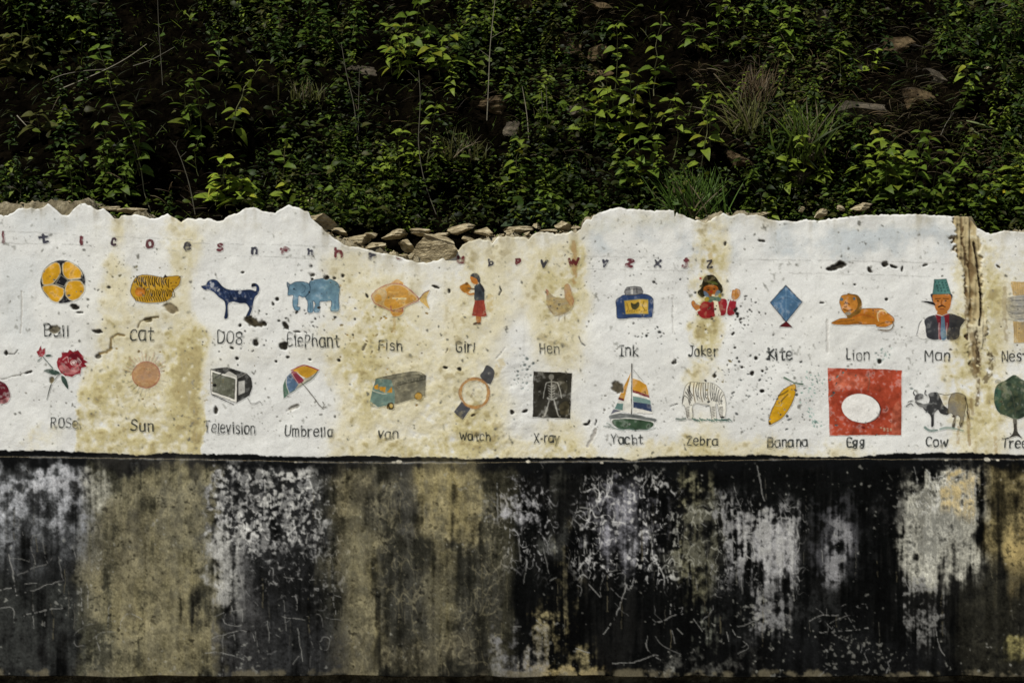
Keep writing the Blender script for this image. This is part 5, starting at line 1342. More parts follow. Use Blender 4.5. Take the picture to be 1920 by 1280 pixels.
import bmesh
_ico = None
def rock(label, loc, w, h, d, mat, seed, cat="stone", group=None, name="rubble_stone", tilt=0, cuts=9, flat=.0):
    global _ico
    if _ico is None:
        bm = bmesh.new()
        bmesh.ops.create_icosphere(bm, subdivisions=5, radius=1)
        _ico = (np.array([v.co[:] for v in bm.verts]), np.array([[v.index for v in f.verts] for f in bm.faces]))
        bm.free()
    r = np.random.default_rng(seed)
    v = _ico[0].copy()
    for k in range(cuts):
        n = r.normal(0, 1, 3); n /= np.linalg.norm(n)
        o = r.uniform(.32, .72)
        v -= np.maximum(0, v @ n - o)[:, None] * n
    s = np.abs(v).max(0)
    v = v / s
    nv = _ico[0]
    ns = 0
    for k in range(26):
        f = r.normal(0, 1, 3); f *= (2.5 + k * .75) / np.linalg.norm(f)
        f[2] *= 1.5
        ns = ns + np.sin(v @ f + r.uniform(0, 6.28)) / (2.2 + k * .55)
    v = v * (1 + .03 * ns[:, None] + .006 * r.standard_normal((len(v), 1)))
    lay = v[:, 2] * r.uniform(9, 14) + .8 * np.sin(v[:, 0] * 3 + r.uniform(0, 6)) + v[:, 0] * r.uniform(-2, 2)
    v[:, :2] *= (1 + .035 * np.sign(np.sin(lay)) * np.abs(np.sin(lay)) ** .4)[:, None]
    v = v * np.array([w / 2, d / 2, h / 2])
    a = math.radians(tilt)
    R = np.array([[math.cos(a), 0, -math.sin(a)], [0, 1, 0], [math.sin(a), 0, math.cos(a)]])
    v = v @ R.T
    o = mesh_obj(name, v, _ico[1], mat, smooth=False)
    o.location = loc
    return tag(o, label, cat, group)


RG = "loose stones along the broken wall top"
S = U * 1.02
for i, (u, v, w, h, d, y, tilt, label) in enumerate([
        (814, 462, 128, 76, 66, .062, 8, "largest brown boulder filling the broken gap in the wall top"),
        (858, 431, 66, 22, 60, .10, 10, "flat slab lying on the largest boulder in the wall gap"),
        (910, 437, 46, 22, 50, .09, -4, "small rounded stone between the flat slab and the squared block"),
        (966, 434, 68, 19, 60, .09, 2, "long squared block on the wall top above the letters b and p"),
        (796, 434, 54, 20, 50, .12, -6, "grey pitted stone behind the left end of the largest boulder"),
        (742, 440, 56, 20, 46, .14, 6, "pale flat stone at the back of the wall gap above the letter o"),
        (712, 462, 58, 22, 50, .07, 18, "tan slab tilted down towards the dark hole in the wall gap"),
        (668, 452, 62, 24, 50, .10, 6, "brown stone at the wall gap's left end above the letter r"),
        (764, 462, 34, 26, 40, .12, 0, "small dark stone wedged left of the largest boulder"),
        (1032, 435, 40, 12, 40, .08, -4, "thin flat stone on the wall top right of the squared block"),
        (1058, 424, 34, 20, 36, .09, -22, "orange tan stone tilted against the high white wall edge"),
        (1006, 424, 16, 12, 16, .16, 0, "small grey pebble behind the squared block"),
        (886, 456, 50, 22, 40, .06, -16, "brown stone leaning on the right shoulder of the largest boulder"),
        (828, 440, 30, 14, 40, .10, 4, "small pale stone wedged on top of the largest boulder"),
        (692, 440, 30, 14, 30, .12, -10, "little tan stone above the tilted tan slab"),
        (936, 450, 30, 12, 30, .05, 6, "thin broken stone under the long squared block's left end"),
        (606, 411, 56, 36, 50, .085, -14, "striped brown stone beside the high white plaster edge left of the gap"),
        (640, 436, 40, 18, 40, .16, -10, "dark stone under the striped brown stone"),
        (583, 378, 18, 15, 20, .50, 0, "small grey stone half buried in weeds above the letter h"),
        (208, 391, 36, 12, 40, .10, 6, "flat tan stone on the wall top above the letter c"),
        (246, 396, 60, 12, 50, .14, 2, "long dark stone behind the wall top above the letter o"),
        (1540, 398, 26, 22, 30, .09, 6, "square pale stone on the wall top above the lion"),
        (1573, 391, 22, 13, 26, .16, -20, "small tilted tan stone between the square pale stone and the wide cream stone"),
        (1619, 386, 46, 19, 36, .20, 4, "wide cream stone behind the wall top above the red egg square"),
        (1503, 394, 13, 13, 16, .12, 0, "tiny whitish stone left of the square pale stone"),
        (1428, 402, 34, 9, 26, .05, 8, "thin brown stone on the plaster edge above the kite"),
        (1352, 408, 40, 12, 30, .05, -22, "tan stone leaning on the plaster edge right of the grass tuft")]):
    rock(label, ray(u, v, y), w * S, h * S, d * S, M_STONE, 100 + i, group=RG, tilt=tilt)
HG = "rocks showing in the bank"
for i, (u, v, w, h, mat, label) in enumerate([
        (1085, 92, 100, 60, M_TANSTONE, "broad tan rock high in the bank above the ink bottle"),
        (1118, 138, 60, 40, M_TANSTONE, "smaller brown rock just below the broad tan rock"),
        (1112, 100, 50, 40, M_TANSTONE, "yellowish rock at the right of the broad tan rock"),
        (928, 205, 66, 44, M_TANSTONE, "brown rock with a dark hollow below it beside the tall pale stem"),
        (950, 244, 56, 36, M_HILLSTONE, "greenish rock under the dark hollow in mid bank"),
        (1088, 214, 60, 34, M_HILLSTONE, "grey rock low in the bank above the letter w"),
        (690, 134, 74, 28, M_HILLSTONE, "flat pinkish grey rock in the bank above the letter r"),
        (1605, 210, 104, 64, M_HILLSTONE, "large grey angular rock above the lion"),
        (1530, 42, 90, 52, M_HILLSTONE, "grey rock near the top of the bank above the lion"),
        (1678, 92, 64, 46, M_TANSTONE, "tan rock high in the bank above the man"),
        (1722, 184, 66, 44, M_TANSTONE, "reddish brown rock above the man's green cap"),
        (1492, 332, 58, 60, M_HILLSTONE, "dark weathered rock just above the wall between kite and lion"),
        (1765, 150, 60, 34, M_HILLSTONE, "dull grey rock in the bank above the cracked wall joint"),
        (1850, 127, 13, 12, M_STONE, "tiny white stone near the bank's right edge"),
        (1380, 300, 60, 40, M_TANSTONE, "dull brown rock among dry grass right of the grass tuft"),
        (985, 14, 60, 30, M_TANSTONE, "tan rock at the very top of the picture in mid bank"),
        (1130, 10, 50, 24, M_TANSTONE, "yellow brown rock at the top above the broad tan rock")]):
    p = at_hill(u, v)
    rock(label, p + np.array([0, h * S * .24, 0]), w * S * 1.25, h * S * 1.2, h * S * 1.5, mat, 300 + i, cat="rock", group=HG, name="bank_rock", tilt=rng.uniform(-14, 14), cuts=13)

# ------------------------------------------------------------------ plants
def unit(a):
    return a / np.maximum(np.linalg.norm(a, axis=-1, keepdims=True), 1e-9)


def leaf_batch(base, axis, nrm, L, W, droop, col, segs=4, fold=.22, shape='ovate'):
    """N leaves as folded, drooping blades -> verts, quads, colours"""
    n = len(base)
    axis = unit(axis)
    side = unit(np.cross(nrm, axis))
    up = np.cross(axis, side)
    t = np.linspace(0, 1, segs + 1)
    if shape == 'ovate':
        f = np.sin(np.pi * t ** .62) ** .85; f[0] = .10; f[-1] = 0.0
    elif shape == 'blade':
        f = (1 - t) ** .7 * (.55 + .45 * np.minimum(1, t * 5))
    else:
        f = np.sin(np.pi * t ** .85); f[-1] = 0
    T = t[None, :, None]
    L_, W_, D_ = L[:, None, None], W[:, None, None], np.asarray(droop)[:, None, None]
    c = base[:, None] + axis[:, None] * L_ * (T - .18 * D_ * T * T) - up[:, None] * L_ * D_ * T * T
    hw = .5 * W_ * f[None, :, None]
    l = c - side[:, None] * hw + up[:, None] * hw * fold
    r = c + side[:, None] * hw + up[:, None] * hw * fold
    V = np.stack([l, c, r], 2).reshape(-1, 3)
    k = np.arange(segs)
    q0 = np.stack([k * 3, k * 3 + 1, k * 3 + 4, k * 3 + 3], -1)
    q1 = q0 + 1
    Q = np.concatenate([q0, q1])
    F = (Q[None] + (np.arange(n) * (segs + 1) * 3)[:, None, None]).reshape(-1, 4)
    C = np.repeat(col, (segs + 1) * 3, 0)
    return V, F, C


def tube(path, r0, r1, sides=5):
    p = np.asarray(path, dtype=np.float64)
    n = len(p)
    t = unit(np.gradient(p, axis=0))
    a = unit(np.cross(t, [0.3, 1, .1])); b = np.cross(t, a)
    rad = np.linspace(r0, r1, n)[:, None]
    th = np.linspace(0, 2 * math.pi, sides, endpoint=False)
    V = (p[:, None] + rad[:, None] * (a[:, None] * np.cos(th)[None, :, None] + b[:, None] * np.sin(th)[None, :, None])).reshape(-1, 3)
    i = np.arange(n - 1)[:, None] * sides
    j = np.arange(sides)[None]
    F = np.stack([i + j, i + (j + 1) % sides, i + sides + (j + 1) % sides, i + sides + j], -1).reshape(-1, 4)
    return V, F


class Bag:
    def __init__(self): self.v, self.f, self.c, self.n = [], [], [], 0
    def add(self, V, F, C):
        C = np.asarray(C)
        if C.ndim == 1: C = np.repeat(C[None], len(V), 0)
        self.v.append(V); self.f.append(F + self.n); self.c.append(C); self.n += len(V)
    def build(self, name, mat, parent=None, loc=None):
        return mesh_obj(name, np.concatenate(self.v), np.concatenate(self.f), mat, parent, np.concatenate(self.c), True, loc)


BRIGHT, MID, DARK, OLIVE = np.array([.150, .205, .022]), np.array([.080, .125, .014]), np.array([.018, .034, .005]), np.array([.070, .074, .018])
YEL, BROWN, STRAW, PALE_ = np.array([.13, .15, .02]), np.array([.060, .042, .022]), np.array([.16, .13, .075]), np.array([.26, .24, .17])
SUNV = np.array(sun_dir)


def stem_path(p0, h, lean, out, bend, n=9):
    t = np.linspace(0, 1, n)[:, None]
    d = np.array([lean, -out, 1.0]) * h
    c = np.array([bend, -.12, 0]) * h
    w = rng.normal(0, .012, (n, 3)) * h
    w[0] = 0
    return p0 + d * t + c * (t * t - t) * 2 + w


def leafy_weed(label, u, v, top_v, lean=0.0, leaf=26, col=MID, nodes=None, stem=None, bare=0.15, group=None, stems=1, spread=40, cat="weed", name="leafy_weed", vary=.2, shoots=True):
    """herb with opposite drooping leaves: one or several stems from one foot"""
    p0 = at_hill(u, v)
    k = U * (p0[1] - CAMY) / -CAMY
    root = tag(empty(name, p0), label, cat, group)
    lb = Bag()
    leaf = leaf * 1.15
    stem = np.array([.075, .085, .028]) if stem is None else stem
    for s in range(stems):
        h = (v - top_v) * k * (1 if s == 0 else rng.uniform(.45, .95))
        off = np.array([0 if s == 0 else rng.uniform(-spread, spread) * k, 0 if s == 0 else rng.uniform(-.05, .01), 0])
        b0 = p0 + off
        b0[1] = min(b0[1], float(hill(b0[0], b0[2])) + .01)
        path = stem_path(b0, h, lean + (0 if s == 0 else rng.normal(0, .25)), rng.uniform(.3, .6), rng.normal(0, .12))
        sb = Bag()
        V, F = tube(path, .0034 if h > .2 else .0026, .0012)
        sb.add(V, F, stem * rng.uniform(.8, 1.2))
        N = nodes or max(3, int(h / (leaf * k * .62)))
        for q in range(N + 1):
            t = bare + (1 - bare) * q / N
            i = min(int(t * 8), 7); fr = t * 8 - i
            c = path[i] * (1 - fr) + path[i + 1] * fr
            phi = q * 1.57 + rng.uniform(-.4, .4)
            size = leaf * k * (1.12 - .55 * t) * rng.uniform(.8, 1.2)
            m = 2 if q < N else 4
            for e in range(m):
                a = phi + e * 2 * math.pi / m + rng.normal(0, .25)
                if rng.random() < .1: continue
                ax = np.array([math.cos(a), math.sin(a) * .75 - .35, .15 + rng.normal(0, .22)])
                nr = np.array([rng.normal(-.15, .3), -.5 + rng.normal(0, .25), .8])
                cc = col * rng.uniform(1 - vary, 1 + vary) * (np.array([1.25, 1.0, .9]) if rng.random() < .12 else 1)
                pet = c + unit(ax) * size * .18
                V, F, C = leaf_batch(pet[None], ax[None], nr[None], np.array([size]), np.array([size * rng.uniform(.52, .72)]), np.array([rng.uniform(.25, .75)]), cc[None], 5)
                lb.add(V, F, C)
                V, F = tube([c, pet], .0011, .0009, 3)
                sb.add(V, F, stem)
        sb.build("stem", M_STEM, root, p0)
    lb.build("foliage", M_LEAF, root, p0)
    return root


def grass_tuft(label, u, v, h, n, w=50, col=MID, name="grass_tuft", group=None, width=4.0):
    p0 = at_hill(u, v)
    k = U * (p0[1] - CAMY) / -CAMY
    root = None
    base = p0 + np.stack([rng.normal(0, w * .25, n) * k, rng.uniform(-.10, .02, n), rng.uniform(-.02, .01, n)], -1)
    a = np.stack([rng.normal(0, .38, n), rng.normal(-.30, .25, n), np.ones(n)], -1)
    nr = np.stack([rng.normal(0, .4, n), -np.ones(n), rng.uniform(.2, .6, n)], -1)
    L = h * k * rng.uniform(.5, 1.15, n)
    cc = col * rng.uniform(.4, 1.5, (n, 1))
    dry = rng.random(n) < .16
    cc[dry] = STRAW * rng.uniform(.4, .9, (dry.sum(), 1))
    V, F, C = leaf_batch(base, a, nr, L, width * k * rng.uniform(.6, 1.3, n), rng.uniform(.05, .9, n), cc, 7, .3, 'blade')
    return tag(mesh_obj(name, V, F, M_LEAF, None, C, True, p0), label, "grass", group, kind="thing")


def dry_stem(label, pts, r=.0032, col=PALE_, out=.06, name="dry_stem", cat="stem", twigs=0, group=None):
    """bare stalk through points given on the wall grid, standing a little off the bank"""
    q = catmull(pts, False, 4)
    b = at_hill(*pts[0]); e = at_hill(*pts[-1])
    ys = np.linspace(min(b[1], e[1]) if abs(pts[0][1] - pts[-1][1]) > 60 else b[1] - out, min(b[1], e[1]) - out, len(q))
    if abs(pts[0][1] - pts[-1][1]) > 60: ys[0] = b[1]
    path = np.array([ray(a[0], a[1], y) for a, y in zip(q, ys)])
    bag = Bag()
    V, F = tube(path, r, r * .5)
    bag.add(V, F, col)
    for t in range(twigs):
        i = rng.integers(len(path) // 3, len(path) - 1)
        d = np.array([rng.normal(0, .5), -.3, rng.uniform(.3, 1)]) * rng.uniform(.04, .09)
        V, F = tube([path[i], path[i] + d * .6, path[i] + d + rng.normal(0, .008, 3)], r * .5, r * .25, 4)
        bag.add(V, F, col * .9)
    p0 = path[0]
    return tag(mesh_obj(name, np.concatenate(bag.v), np.concatenate(bag.f), M_STEM, None, np.concatenate(bag.c), True, p0), label, cat, group)


WG = "leafy weeds on the bank"  # col also carries light: dimmed for weeds in shade, raised for lit ones
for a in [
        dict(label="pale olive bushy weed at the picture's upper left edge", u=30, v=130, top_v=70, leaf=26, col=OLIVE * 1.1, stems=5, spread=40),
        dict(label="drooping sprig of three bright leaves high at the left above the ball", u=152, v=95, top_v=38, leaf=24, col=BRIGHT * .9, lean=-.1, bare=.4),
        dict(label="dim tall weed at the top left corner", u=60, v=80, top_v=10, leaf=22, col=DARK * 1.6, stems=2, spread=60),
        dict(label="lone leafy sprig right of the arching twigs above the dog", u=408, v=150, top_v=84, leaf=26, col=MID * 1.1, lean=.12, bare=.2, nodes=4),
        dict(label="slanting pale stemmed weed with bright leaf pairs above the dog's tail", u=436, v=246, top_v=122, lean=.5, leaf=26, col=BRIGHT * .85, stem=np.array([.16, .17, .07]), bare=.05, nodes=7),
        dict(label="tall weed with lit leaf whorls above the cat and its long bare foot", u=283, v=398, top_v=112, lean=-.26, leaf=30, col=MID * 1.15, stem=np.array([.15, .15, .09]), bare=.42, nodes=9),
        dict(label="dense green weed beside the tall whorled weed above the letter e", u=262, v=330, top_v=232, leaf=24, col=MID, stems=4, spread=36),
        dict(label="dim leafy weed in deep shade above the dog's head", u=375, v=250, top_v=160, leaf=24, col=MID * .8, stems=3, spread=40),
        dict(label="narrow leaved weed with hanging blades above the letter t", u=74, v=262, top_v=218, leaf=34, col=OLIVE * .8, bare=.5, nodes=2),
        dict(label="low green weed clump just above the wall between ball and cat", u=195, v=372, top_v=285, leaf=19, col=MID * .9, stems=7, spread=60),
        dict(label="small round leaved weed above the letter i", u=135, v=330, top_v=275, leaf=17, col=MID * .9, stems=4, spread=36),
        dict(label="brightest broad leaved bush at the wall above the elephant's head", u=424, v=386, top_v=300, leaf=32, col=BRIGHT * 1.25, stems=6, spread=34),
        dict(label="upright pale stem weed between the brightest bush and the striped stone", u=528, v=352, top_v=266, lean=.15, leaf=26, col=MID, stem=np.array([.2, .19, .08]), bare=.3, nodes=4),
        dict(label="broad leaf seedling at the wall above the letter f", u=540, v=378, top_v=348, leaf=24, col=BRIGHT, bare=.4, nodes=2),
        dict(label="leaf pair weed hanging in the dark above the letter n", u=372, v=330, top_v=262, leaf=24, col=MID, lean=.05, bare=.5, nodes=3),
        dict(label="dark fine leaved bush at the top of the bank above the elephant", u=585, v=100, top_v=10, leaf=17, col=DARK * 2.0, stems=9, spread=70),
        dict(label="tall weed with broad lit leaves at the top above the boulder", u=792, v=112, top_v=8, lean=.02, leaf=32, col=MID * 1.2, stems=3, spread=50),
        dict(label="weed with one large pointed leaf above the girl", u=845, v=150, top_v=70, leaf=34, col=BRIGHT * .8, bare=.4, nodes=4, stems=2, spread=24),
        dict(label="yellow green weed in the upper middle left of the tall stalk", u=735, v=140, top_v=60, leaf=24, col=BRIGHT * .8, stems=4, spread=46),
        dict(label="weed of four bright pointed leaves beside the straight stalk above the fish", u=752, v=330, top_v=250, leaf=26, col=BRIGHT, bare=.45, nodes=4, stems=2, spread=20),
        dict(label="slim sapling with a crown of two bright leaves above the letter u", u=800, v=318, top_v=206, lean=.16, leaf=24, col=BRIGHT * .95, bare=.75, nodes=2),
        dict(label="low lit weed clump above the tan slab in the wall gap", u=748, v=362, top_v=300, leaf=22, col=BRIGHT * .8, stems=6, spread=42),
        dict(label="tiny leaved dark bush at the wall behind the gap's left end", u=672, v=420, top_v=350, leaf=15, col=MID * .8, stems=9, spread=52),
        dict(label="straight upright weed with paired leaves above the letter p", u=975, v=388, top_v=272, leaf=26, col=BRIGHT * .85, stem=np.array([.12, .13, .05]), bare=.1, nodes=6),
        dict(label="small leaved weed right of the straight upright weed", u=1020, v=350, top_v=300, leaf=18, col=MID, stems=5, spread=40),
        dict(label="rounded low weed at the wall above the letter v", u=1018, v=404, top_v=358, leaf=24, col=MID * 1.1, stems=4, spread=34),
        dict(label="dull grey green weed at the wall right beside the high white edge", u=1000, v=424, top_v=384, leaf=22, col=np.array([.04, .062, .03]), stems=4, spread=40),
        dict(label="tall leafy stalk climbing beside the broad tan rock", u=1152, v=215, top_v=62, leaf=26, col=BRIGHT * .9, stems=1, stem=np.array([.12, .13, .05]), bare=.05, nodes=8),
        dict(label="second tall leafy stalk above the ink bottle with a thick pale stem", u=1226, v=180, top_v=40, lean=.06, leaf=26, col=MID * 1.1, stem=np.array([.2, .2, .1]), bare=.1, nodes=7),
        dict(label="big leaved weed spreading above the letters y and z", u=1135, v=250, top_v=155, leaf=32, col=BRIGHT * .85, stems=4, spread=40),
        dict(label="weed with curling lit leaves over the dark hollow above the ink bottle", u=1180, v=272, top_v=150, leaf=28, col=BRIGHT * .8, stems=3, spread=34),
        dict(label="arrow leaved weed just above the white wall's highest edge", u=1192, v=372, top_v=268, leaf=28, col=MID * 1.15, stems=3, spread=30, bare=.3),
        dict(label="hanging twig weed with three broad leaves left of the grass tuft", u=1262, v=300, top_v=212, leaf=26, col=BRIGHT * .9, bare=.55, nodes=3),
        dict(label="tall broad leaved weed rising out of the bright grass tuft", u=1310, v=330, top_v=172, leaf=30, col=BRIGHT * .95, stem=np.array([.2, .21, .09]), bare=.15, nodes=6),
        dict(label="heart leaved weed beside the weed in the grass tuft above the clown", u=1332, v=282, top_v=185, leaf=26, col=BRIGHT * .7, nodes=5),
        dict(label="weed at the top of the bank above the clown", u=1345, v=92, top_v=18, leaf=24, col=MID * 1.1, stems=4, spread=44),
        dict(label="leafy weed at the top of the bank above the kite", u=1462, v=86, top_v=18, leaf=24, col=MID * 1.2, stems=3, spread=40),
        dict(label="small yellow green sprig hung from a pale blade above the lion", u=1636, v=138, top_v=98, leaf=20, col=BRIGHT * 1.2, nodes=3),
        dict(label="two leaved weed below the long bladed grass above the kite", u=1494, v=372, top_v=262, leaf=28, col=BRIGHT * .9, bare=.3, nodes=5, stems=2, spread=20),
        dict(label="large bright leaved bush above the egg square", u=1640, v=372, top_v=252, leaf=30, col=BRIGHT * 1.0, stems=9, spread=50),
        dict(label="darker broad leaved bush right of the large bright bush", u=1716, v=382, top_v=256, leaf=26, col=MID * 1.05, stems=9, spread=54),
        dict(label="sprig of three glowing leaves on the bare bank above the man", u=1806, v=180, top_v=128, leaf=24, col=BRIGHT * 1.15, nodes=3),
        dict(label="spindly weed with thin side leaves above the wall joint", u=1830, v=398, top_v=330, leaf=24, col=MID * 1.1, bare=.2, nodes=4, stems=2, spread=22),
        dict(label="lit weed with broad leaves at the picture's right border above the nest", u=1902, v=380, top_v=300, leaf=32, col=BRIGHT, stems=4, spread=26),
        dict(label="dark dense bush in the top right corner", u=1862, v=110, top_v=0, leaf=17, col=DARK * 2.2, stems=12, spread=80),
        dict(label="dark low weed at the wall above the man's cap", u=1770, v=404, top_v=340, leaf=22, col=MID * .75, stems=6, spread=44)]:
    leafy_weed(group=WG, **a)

GG = "grass tufts on the bank"  # tufts standing in shade get a lowered blade colour
grass_tuft("thick bright green grass tuft at the wall above the letter j", 1298, 408, 86, 380, 92, np.array([.052, .096, .014]), group=GG)
grass_tuft("long bladed dark grass clump above the kite and lion", 1502, 300, 110, 130, 76, MID * .6, group=GG, width=5)
grass_tuft("thin grass tuft in the shade above the letter u", 860, 300, 60, 90, 70, OLIVE * .6, group=GG, width=3)
grass_tuft("sparse olive grass tuft left of the large bright bush", 1400, 250, 90, 90, 60, OLIVE * .9, group=GG, width=3)
grass_tuft("short yellow green grass tuft in the shade above the letter h", 570, 190, 44, 70, 70, OLIVE * .8, group=GG, width=3)
grass_tuft("dry straw coloured grass tuft above the clown's raised hand", 1420, 190, 70, 110, 60, BROWN * 1.3, group=GG, width=2.5)

for label, pts, r, col, tw in [
        ("long pale arching twig over the dark hollow at upper left", [(112, 168), (150, 152), (200, 130), (240, 108), (275, 83)], .0034, PALE_ * .8, 0),
        ("shorter grey twig crossing under the long arching twig", [(95, 150), (120, 140), (160, 133), (200, 130)], .0026, PALE_ * .5, 0),
        ("grey twig right of the long arching twig", [(250, 124), (285, 112), (328, 88)], .0024, PALE_ * .4, 0),
        ("tall thin straight stalk rising out of the top above the cat", [(305, 160), (301, 100), (297, 40), (295, -30)], .0024, PALE_ * .3, 1),
        ("curled pale root tip at the left above the letter t", [(32, 217), (42, 228), (50, 236), (58, 239)], .0030, PALE_ * .7, 0),
        ("leaning dark grey stalk standing on the wall above the letter e", [(366, 402), (356, 350), (342, 305), (328, 272)], .0034, PALE_ * .35, 3),
        ("thin stalk with a fork above the letter t at the wall", [(38, 376), (40, 340), (41, 322)], .0024, PALE_ * .45, 2),
        ("tall white stalk standing above the girl", [(913, 226), (916, 160), (919, 90), (926, 20), (932, -30)], .0032, PALE_ * .7, 3),
        ("second pale stalk beside the tall white stalk", [(992, 268), (988, 215), (979, 162)], .0034, PALE_ * .9, 0),
        ("long straight stalk rising from the wall above the tan slab", [(818, 402), (796, 340), (785, 270), (788, 190), (785, 132)], .0028, PALE_ * .4, 4),
        ("pair of thin grey stalks above the letter v", [(1018, 222), (1015, 170)], .0022, PALE_ * .5, 1),
        ("lone grey stalk right of the pair of thin stalks", [(1028, 262), (1026, 210), (1024, 162)], .0022, PALE_ * .5, 0),
        ("slanting grey stalk at mid left of the bank above the fish", [(672, 280), (664, 200), (650, 140), (640, 82)], .0030, PALE_ * .35, 2),
        ("thin vertical stalk above the fish's head", [(676, 300), (672, 240), (674, 130)], .0024, PALE_ * .35, 1),
        ("yellow stalk hanging straight down above the lion", [(1575, 166), (1576, 130), (1574, 98)], .0026, np.array([.2, .22, .07]), 0),
        ("pale slanting stalk above the letters y and z", [(1185, 212), (1190, 180), (1196, 160)], .0034, PALE_ * .9, 0),
        ("short bright stalk right of the large bright bush", [(1764, 254), (1774, 232), (1788, 212)], .0024, PALE_ * .4, 1),
        ("dry forked stalk on the wall above the kite", [(1430, 392), (1426, 360), (1424, 346)], .0026, PALE_ * .5, 3),
        ("thin dry stalk above the egg square", [(1552, 352), (1548, 320), (1541, 302)], .0022, PALE_ * .4, 0),
        ("grey leaning stalk at the top right of the bank", [(1840, 30), (1870, 18), (1895, 8)], .0030, PALE_ * .4, 0)]:
    dry_stem(label, pts, r, col, twigs=tw, group="bare stalks on the bank")
def long_leaf(label, a, b, w, col):
    p, q = at_hill(*a), at_hill(*b)
    y = min(p[1], q[1]) - .06
    p, q = ray(*a, y), ray(*b, y - .03)
    V, F, C = leaf_batch(p[None], (q - p)[None], np.array([[0.1, -.6, .8]]), np.array([np.linalg.norm(q - p)]), np.array([w * U]), np.array([.06]), np.array([col]), 8, .25, 'blade')
    tag(mesh_obj("long_grass", V, F, M_LEAF, None, C, True, p), label, "grass blade", "long single blades on the bank", kind="thing")
long_leaf("long yellow green blade slanting down above the lion", (1558, 88), (1618, 117), 8, BRIGHT * 1.3)
long_leaf("pale fallen blade near the bank's right edge", (1812, 227), (1866, 238), 8, np.array([.16, .19, .08]))
long_leaf("grey fallen blade under the pale blade at right", (1826, 246), (1862, 268), 6, np.array([.13, .15, .07]))
long_leaf("pale horizontal blade over the long bladed clump", (1522, 260), (1560, 261), 6, np.array([.14, .18, .06]))
long_leaf("short light blade above the dark weathered rock", (1516, 300), (1536, 318), 6, np.array([.14, .18, .08]))
long_leaf("brown dry blade above the clown", (1338, 138), (1364, 166), 5, STRAW * .8)

# small yellow flowers at the right
for (u, v) in [(1855, 372), (1860, 375), (1866, 371), (1888, 362), (1882, 359), (1893, 360), (1896, 315)]:
    fb = Bag()
    c = at_hill(u, v) + np.array([0, -.12, 0])
    c = ray(u, v, c[1])
    n = 6
    a = np.linspace(0, 2 * math.pi, n, endpoint=False)
    ax = np.stack([np.cos(a), -.35 * np.ones(n), np.sin(a)], -1)
    V, F, C = leaf_batch(np.repeat(c[None], n, 0), ax, np.repeat(np.array([[0, -1, .2]]), n, 0), np.full(n, .010), np.full(n, .008), np.full(n, .1), np.repeat(np.array([[.42, .36, .02]]), n, 0), 3)
    fb.add(V, F, C)
    b = at_hill(u, v + 18)
    V, F = tube([b, (b + c) / 2 + [0, -.01, .01], c], .0012, .0008, 4)
    fb.add(V, F, MID)
    tag(fb.build("yellow_flower", M_LEAF, None, c), "one of the tiny yellow flowers above the nest by the right border", "flower", "tiny yellow flowers at the right", kind="thing")

# ------------------------------------------------------------------ uncountable undergrowth
def dens(u, v):
    n = pn(u / 90, v / 90, 41, 1.0, 3)
    base = .26 + .42 * n + .14 * pn(u / 30, v / 30, 43, 1.0, 2)
    base = base + np.where((u > 600) & (v > 250), .22, 0) + np.where(v > 340, .25, 0) + np.where((u > 1560) & (v > 250), .10, 0) + np.where((u > 1750) & (v < 120), .3, 0) + np.where((u > 520) & (u < 760) & (v < 160), .22, 0)
    base = base - np.where((u < 620) & (v > 100) & (v < 330), .42, 0) - np.where((u < 480) & (v < 100), .22, 0) - np.where((u > 1190) & (u < 1280) & (v > 150) & (v < 330), .3, 0) - np.where((u > 860) & (u < 960) & (v > 200) & (v < 300), .3, 0) - np.where((u > 560) & (u < 600) & (v > 240) & (v < 300), .2, 0)
    base = base - np.where((u > 1290) & (u < 1790) & (v < 330), .16, 0)
    return np.clip(base, .03, 1)


def scatter(n, seed, u0=-420, u1=2340, v0=-160, v1=440, weight=dens):
    r = np.random.default_rng(seed)
    U_, V_ = r.uniform(u0, u1, n), r.uniform(v0, v1, n)
    k = r.random(n) < weight(U_, V_)
    U_, V_ = U_[k], V_[k]
    y = np.full(len(U_), .6)
    for _ in range(25):
        kk = (y - CAMY) / (-CAMY)
        X, Z = WX(U_) * kk, CAMZ + (WZ(V_) - CAMZ) * kk
        y = .5 * y + .5 * hill(X, Z)
    kk = (y - CAMY) / (-CAMY)
    return np.stack([WX(U_) * kk, y, CAMZ + (WZ(V_) - CAMZ) * kk], -1), U_, V_, r


def undergrowth(name, label, n, seed, lmin, lmax, cols, out, shape='ovate', segs=2, ratio=(.5, .75), weight=dens, upright=.2, droop=(.2, .7)):
    P, Uu, Vv, r = scatter(n, seed, weight=weight)
    m = len(P)
    lift = r.random(m) ** 1.3 * out
    P = P + np.stack([r.normal(0, .012, m), -lift * .85, lift * .45], -1)
    a = r.uniform(0, 2 * math.pi, m)
    ax = np.stack([np.cos(a), np.sin(a) * .6 - .35, upright + r.normal(0, .3, m)], -1)
    nr = np.stack([r.normal(-.15, .45, m), r.normal(-.5, .4, m), np.full(m, .75)], -1)
    L = r.uniform(0, 1, m) ** 1.7 * (lmax - lmin) + lmin
    patchy = np.clip(.62 + .45 * pn(Uu / 40, Vv / 40, seed + 5, 1.0, 2), .22, 1.25)
    ci = r.integers(0, len(cols), m)
    C0 = np.array(cols)[ci] * (patchy * r.uniform(.6, 1.35, m))[:, None]
    V, F, C = leaf_batch(P, ax, nr, L, L * r.uniform(*ratio, m), r.uniform(*droop, m), C0, segs, .25, shape)
    return tag(mesh_obj(name, V, F, M_LEAF, None, C), label, "undergrowth", kind="stuff")


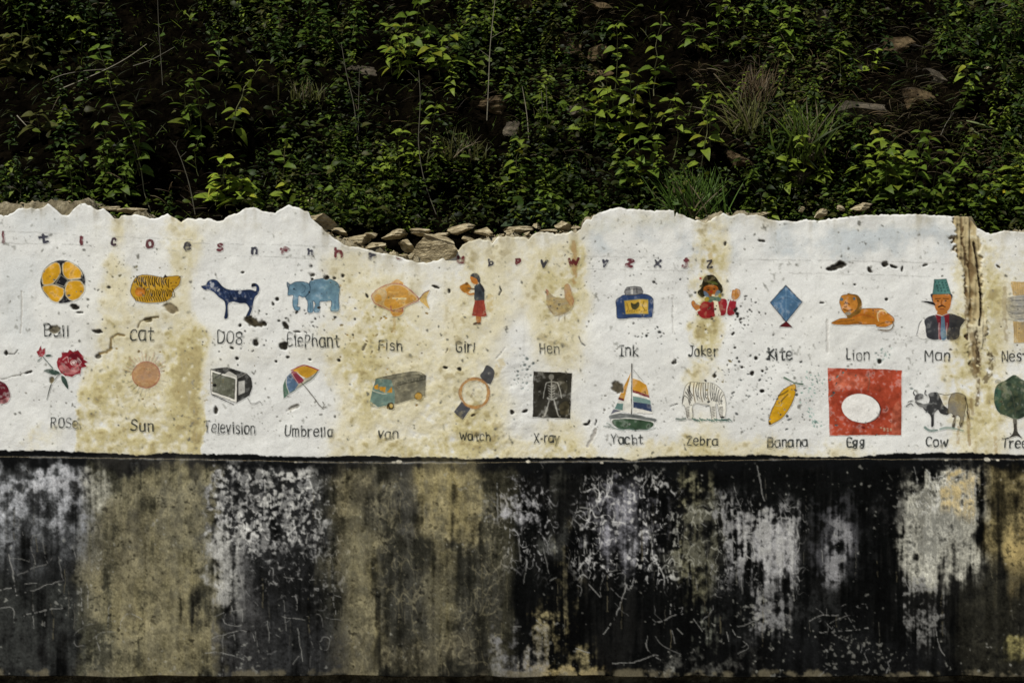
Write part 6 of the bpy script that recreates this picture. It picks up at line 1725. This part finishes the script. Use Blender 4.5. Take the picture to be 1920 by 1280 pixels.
undergrowth("undergrowth", "dark mass of small leaves covering the steep bank", 62000, 21, .011, .040, [MID * .45, DARK * .8, DARK * 1.3, MID * .65, OLIVE * .5, BRIGHT * .4, DARK], .13)  # leaf colours lowered to stand in for shade over the bank
undergrowth("herb_cover", "scattered larger leaves among the bank's undergrowth", 20000, 22, .02, .06, [MID * .9, MID * .6, DARK * 1.6, BRIGHT * .6, OLIVE * .8], .16, segs=4, ratio=(.45, .7))


def sprigs(name, label, n, seed, cols, lmin, lmax, h, out, per=9):
    """short unnamed shoots crowding the bank: leaves in opposite pairs up a little axis"""
    P, Uu, Vv, r = scatter(n, seed)
    m = len(P)
    lift = r.random(m) * out
    P = P + np.stack([np.zeros(m), -lift, lift * .3], -1)
    H = r.uniform(.4, 1, m) * h
    sz = r.uniform(0, 1, m) ** 1.4 * (lmax - lmin) + lmin
    ci = r.integers(0, len(cols), m)
    tilt = r.normal(0, .25, m)
    ph = r.uniform(0, 6.28, m)
    VS, FS, CS, off = [], [], [], 0
    for q in range(per):
        t = q / (per - 1)
        B = P + np.stack([tilt * H * t, -.35 * H * t, H * t], -1)
        for e in range(2):
            a = ph + q * 1.57 + e * math.pi + r.normal(0, .3, m)
            ax = np.stack([np.cos(a), np.sin(a) * .7 - .35, .1 + r.normal(0, .25, m)], -1)
            nr = np.stack([r.normal(-.15, .3, m), -.5 + r.normal(0, .3, m), np.full(m, .8)], -1)
            L = sz * (1.15 - .6 * t) * r.uniform(.8, 1.2, m)
            V, F, C = leaf_batch(B, ax, nr, L, L * r.uniform(.45, .65, m), r.uniform(.25, .8, m), np.array(cols)[ci] * r.uniform(.7, 1.3, (m, 1)), 3)
            VS.append(V); FS.append(F + off); CS.append(C); off += len(V)
    return tag(mesh_obj(name, np.concatenate(VS), np.concatenate(FS), M_LEAF, None, np.concatenate(CS)), label, "undergrowth", kind="stuff")


sprigs("shoots", "crowded low leafy shoots covering the bank", 3400, 31, [MID * .7, MID * .4, DARK * 1.4, OLIVE * .6, BRIGHT * .75, DARK, DARK], .018, .056, .15, .07)


def wtwig(u, v): return np.clip(.55 + .3 * pn(u / 70, v / 70, 77, 1, 2), .1, 1)
def wtop(u, v): return np.ones_like(u)
def wall_top_growth():
    r = np.random.default_rng(51)
    n = 5200
    Uu = r.uniform(-420, 2340, n)
    keep = r.random(n) < np.clip(.35 + .6 * pn(Uu / 60, Uu * 0, 52, 1.0, 2), .02, 1)
    Uu = Uu[keep]; n = len(Uu)
    y = r.uniform(.08, .40, n)
    vv = np.interp(Uu, ck, cv) - r.random(n) ** 2 * 12 + 3
    P = np.stack([WX(Uu), y, WZ(vv)], -1)
    a = r.uniform(0, 6.28, n)
    ax = np.stack([np.cos(a), np.sin(a) * .6 - .4, .3 + r.normal(0, .3, n)], -1)
    nr = np.stack([r.normal(-.15, .4, n), r.normal(-.5, .4, n), np.full(n, .8)], -1)
    L = r.uniform(.008, .026, n)
    V, F, C = leaf_batch(P, ax, nr, L, L * r.uniform(.4, .7, n), r.uniform(.2, .7, n), np.array([MID, MID * .6, DARK * 1.5, OLIVE, STRAW * .5])[r.integers(0, 5, n)] * r.uniform(.6, 1.3, (n, 1)), 2)
    tag(mesh_obj("seedlings", V, F, M_LEAF, None, C), "tiny seedlings rooted along the broken wall top", "undergrowth", kind="stuff")
    # rubble crumbs between the stones
    m = 420
    Uu = np.concatenate([r.uniform(630, 1092, m * 3 // 4), r.uniform(-300, 2300, m // 4)]); m = len(Uu)
    vv = np.interp(Uu, ck, cv) - r.random(m) * 5
    P = np.stack([WX(Uu), r.uniform(.035, .2, m), WZ(vv)], -1)
    T = np.array([[0, 0, 1], [.9, 0, -.3], [-.5, .8, -.3], [-.5, -.8, -.3], [.3, -.5, .6]])
    V = []; F = []
    fc = np.array([[0, 4, 1], [0, 1, 2], [0, 2, 3], [0, 3, 4], [4, 3, 1], [1, 3, 2]])
    for i in range(m):
        R = Matrix.Rotation(r.uniform(0, 6.28), 3, 'Z') @ Matrix.Rotation(r.uniform(0, 6.28), 3, 'X')
        q = (T * r.uniform(.6, 1.3, (5, 1))) @ np.array(R) * r.uniform(.004, .017) * np.array([1.3, 1, .7])
        V.append(q + P[i]); F.append(fc + 5 * i)
    tag(mesh_obj("rubble_crumbs", np.concatenate(V), np.concatenate(F), M_STONE, smooth=False), "crumbs of broken mortar and stone along the wall top", "rubble", kind="stuff")


wall_top_growth()


def wdry(u, v):
    b = np.where((u > 1280) & (v < 330), .55, .04) + np.where((u > 600) & (v < 330), .06, 0) + np.where((u > 1700) & (v > 100) & (v < 360), .3, 0) + np.where((u > 1040) & (u < 1150) & (v < 180), .3, 0) + np.where((v > 280) & (u > 1330) & (u < 1460), .3, 0) + np.where((v > 330) & (u < 640), .12, 0)
    return np.clip(b * (1 + .6 * pn(u / 60, v / 60, 78, 1, 2)), 0, 1)


undergrowth("dry_grass", "matted dry brown grass and dead stems on the bank", 36000, 23, .03, .12, [BROWN * 1.1, BROWN * 1.9, BROWN * .9, OLIVE * .9, STRAW * .8], .11, 'blade', 4, (.03, .05), wdry, .25, (.2, 1.0))
undergrowth("fine_grass", "thin green grass blades between the weeds", 14000, 24, .03, .10, [MID * .8, OLIVE * .8, DARK * 1.8, BRIGHT * .6], .06, 'blade', 4, (.03, .055), wtwig, .8, (.1, .8))

# small tuft at the wall's foot, lower right
nb = 60
b = np.stack([WX(rng.normal(1398, 10, nb)), rng.uniform(-.05, -.02, nb), np.full(nb, -.05)], -1)
V, F, C = leaf_batch(b, np.stack([rng.normal(0, .5, nb), rng.normal(-.2, .3, nb), np.ones(nb)], -1), np.tile([[0, -1, .3]], (nb, 1)), rng.uniform(.015, .05, nb), np.full(nb, .004), rng.uniform(0, .5, nb), np.tile(MID, (nb, 1)) * rng.uniform(.6, 1.4, (nb, 1)), 4, .3, 'blade')
tag(mesh_obj("grass_tuft", V, F, M_LEAF, None, C, True, b[0]), "tiny green grass tuft at the foot of the black wall base", "grass", kind="thing")
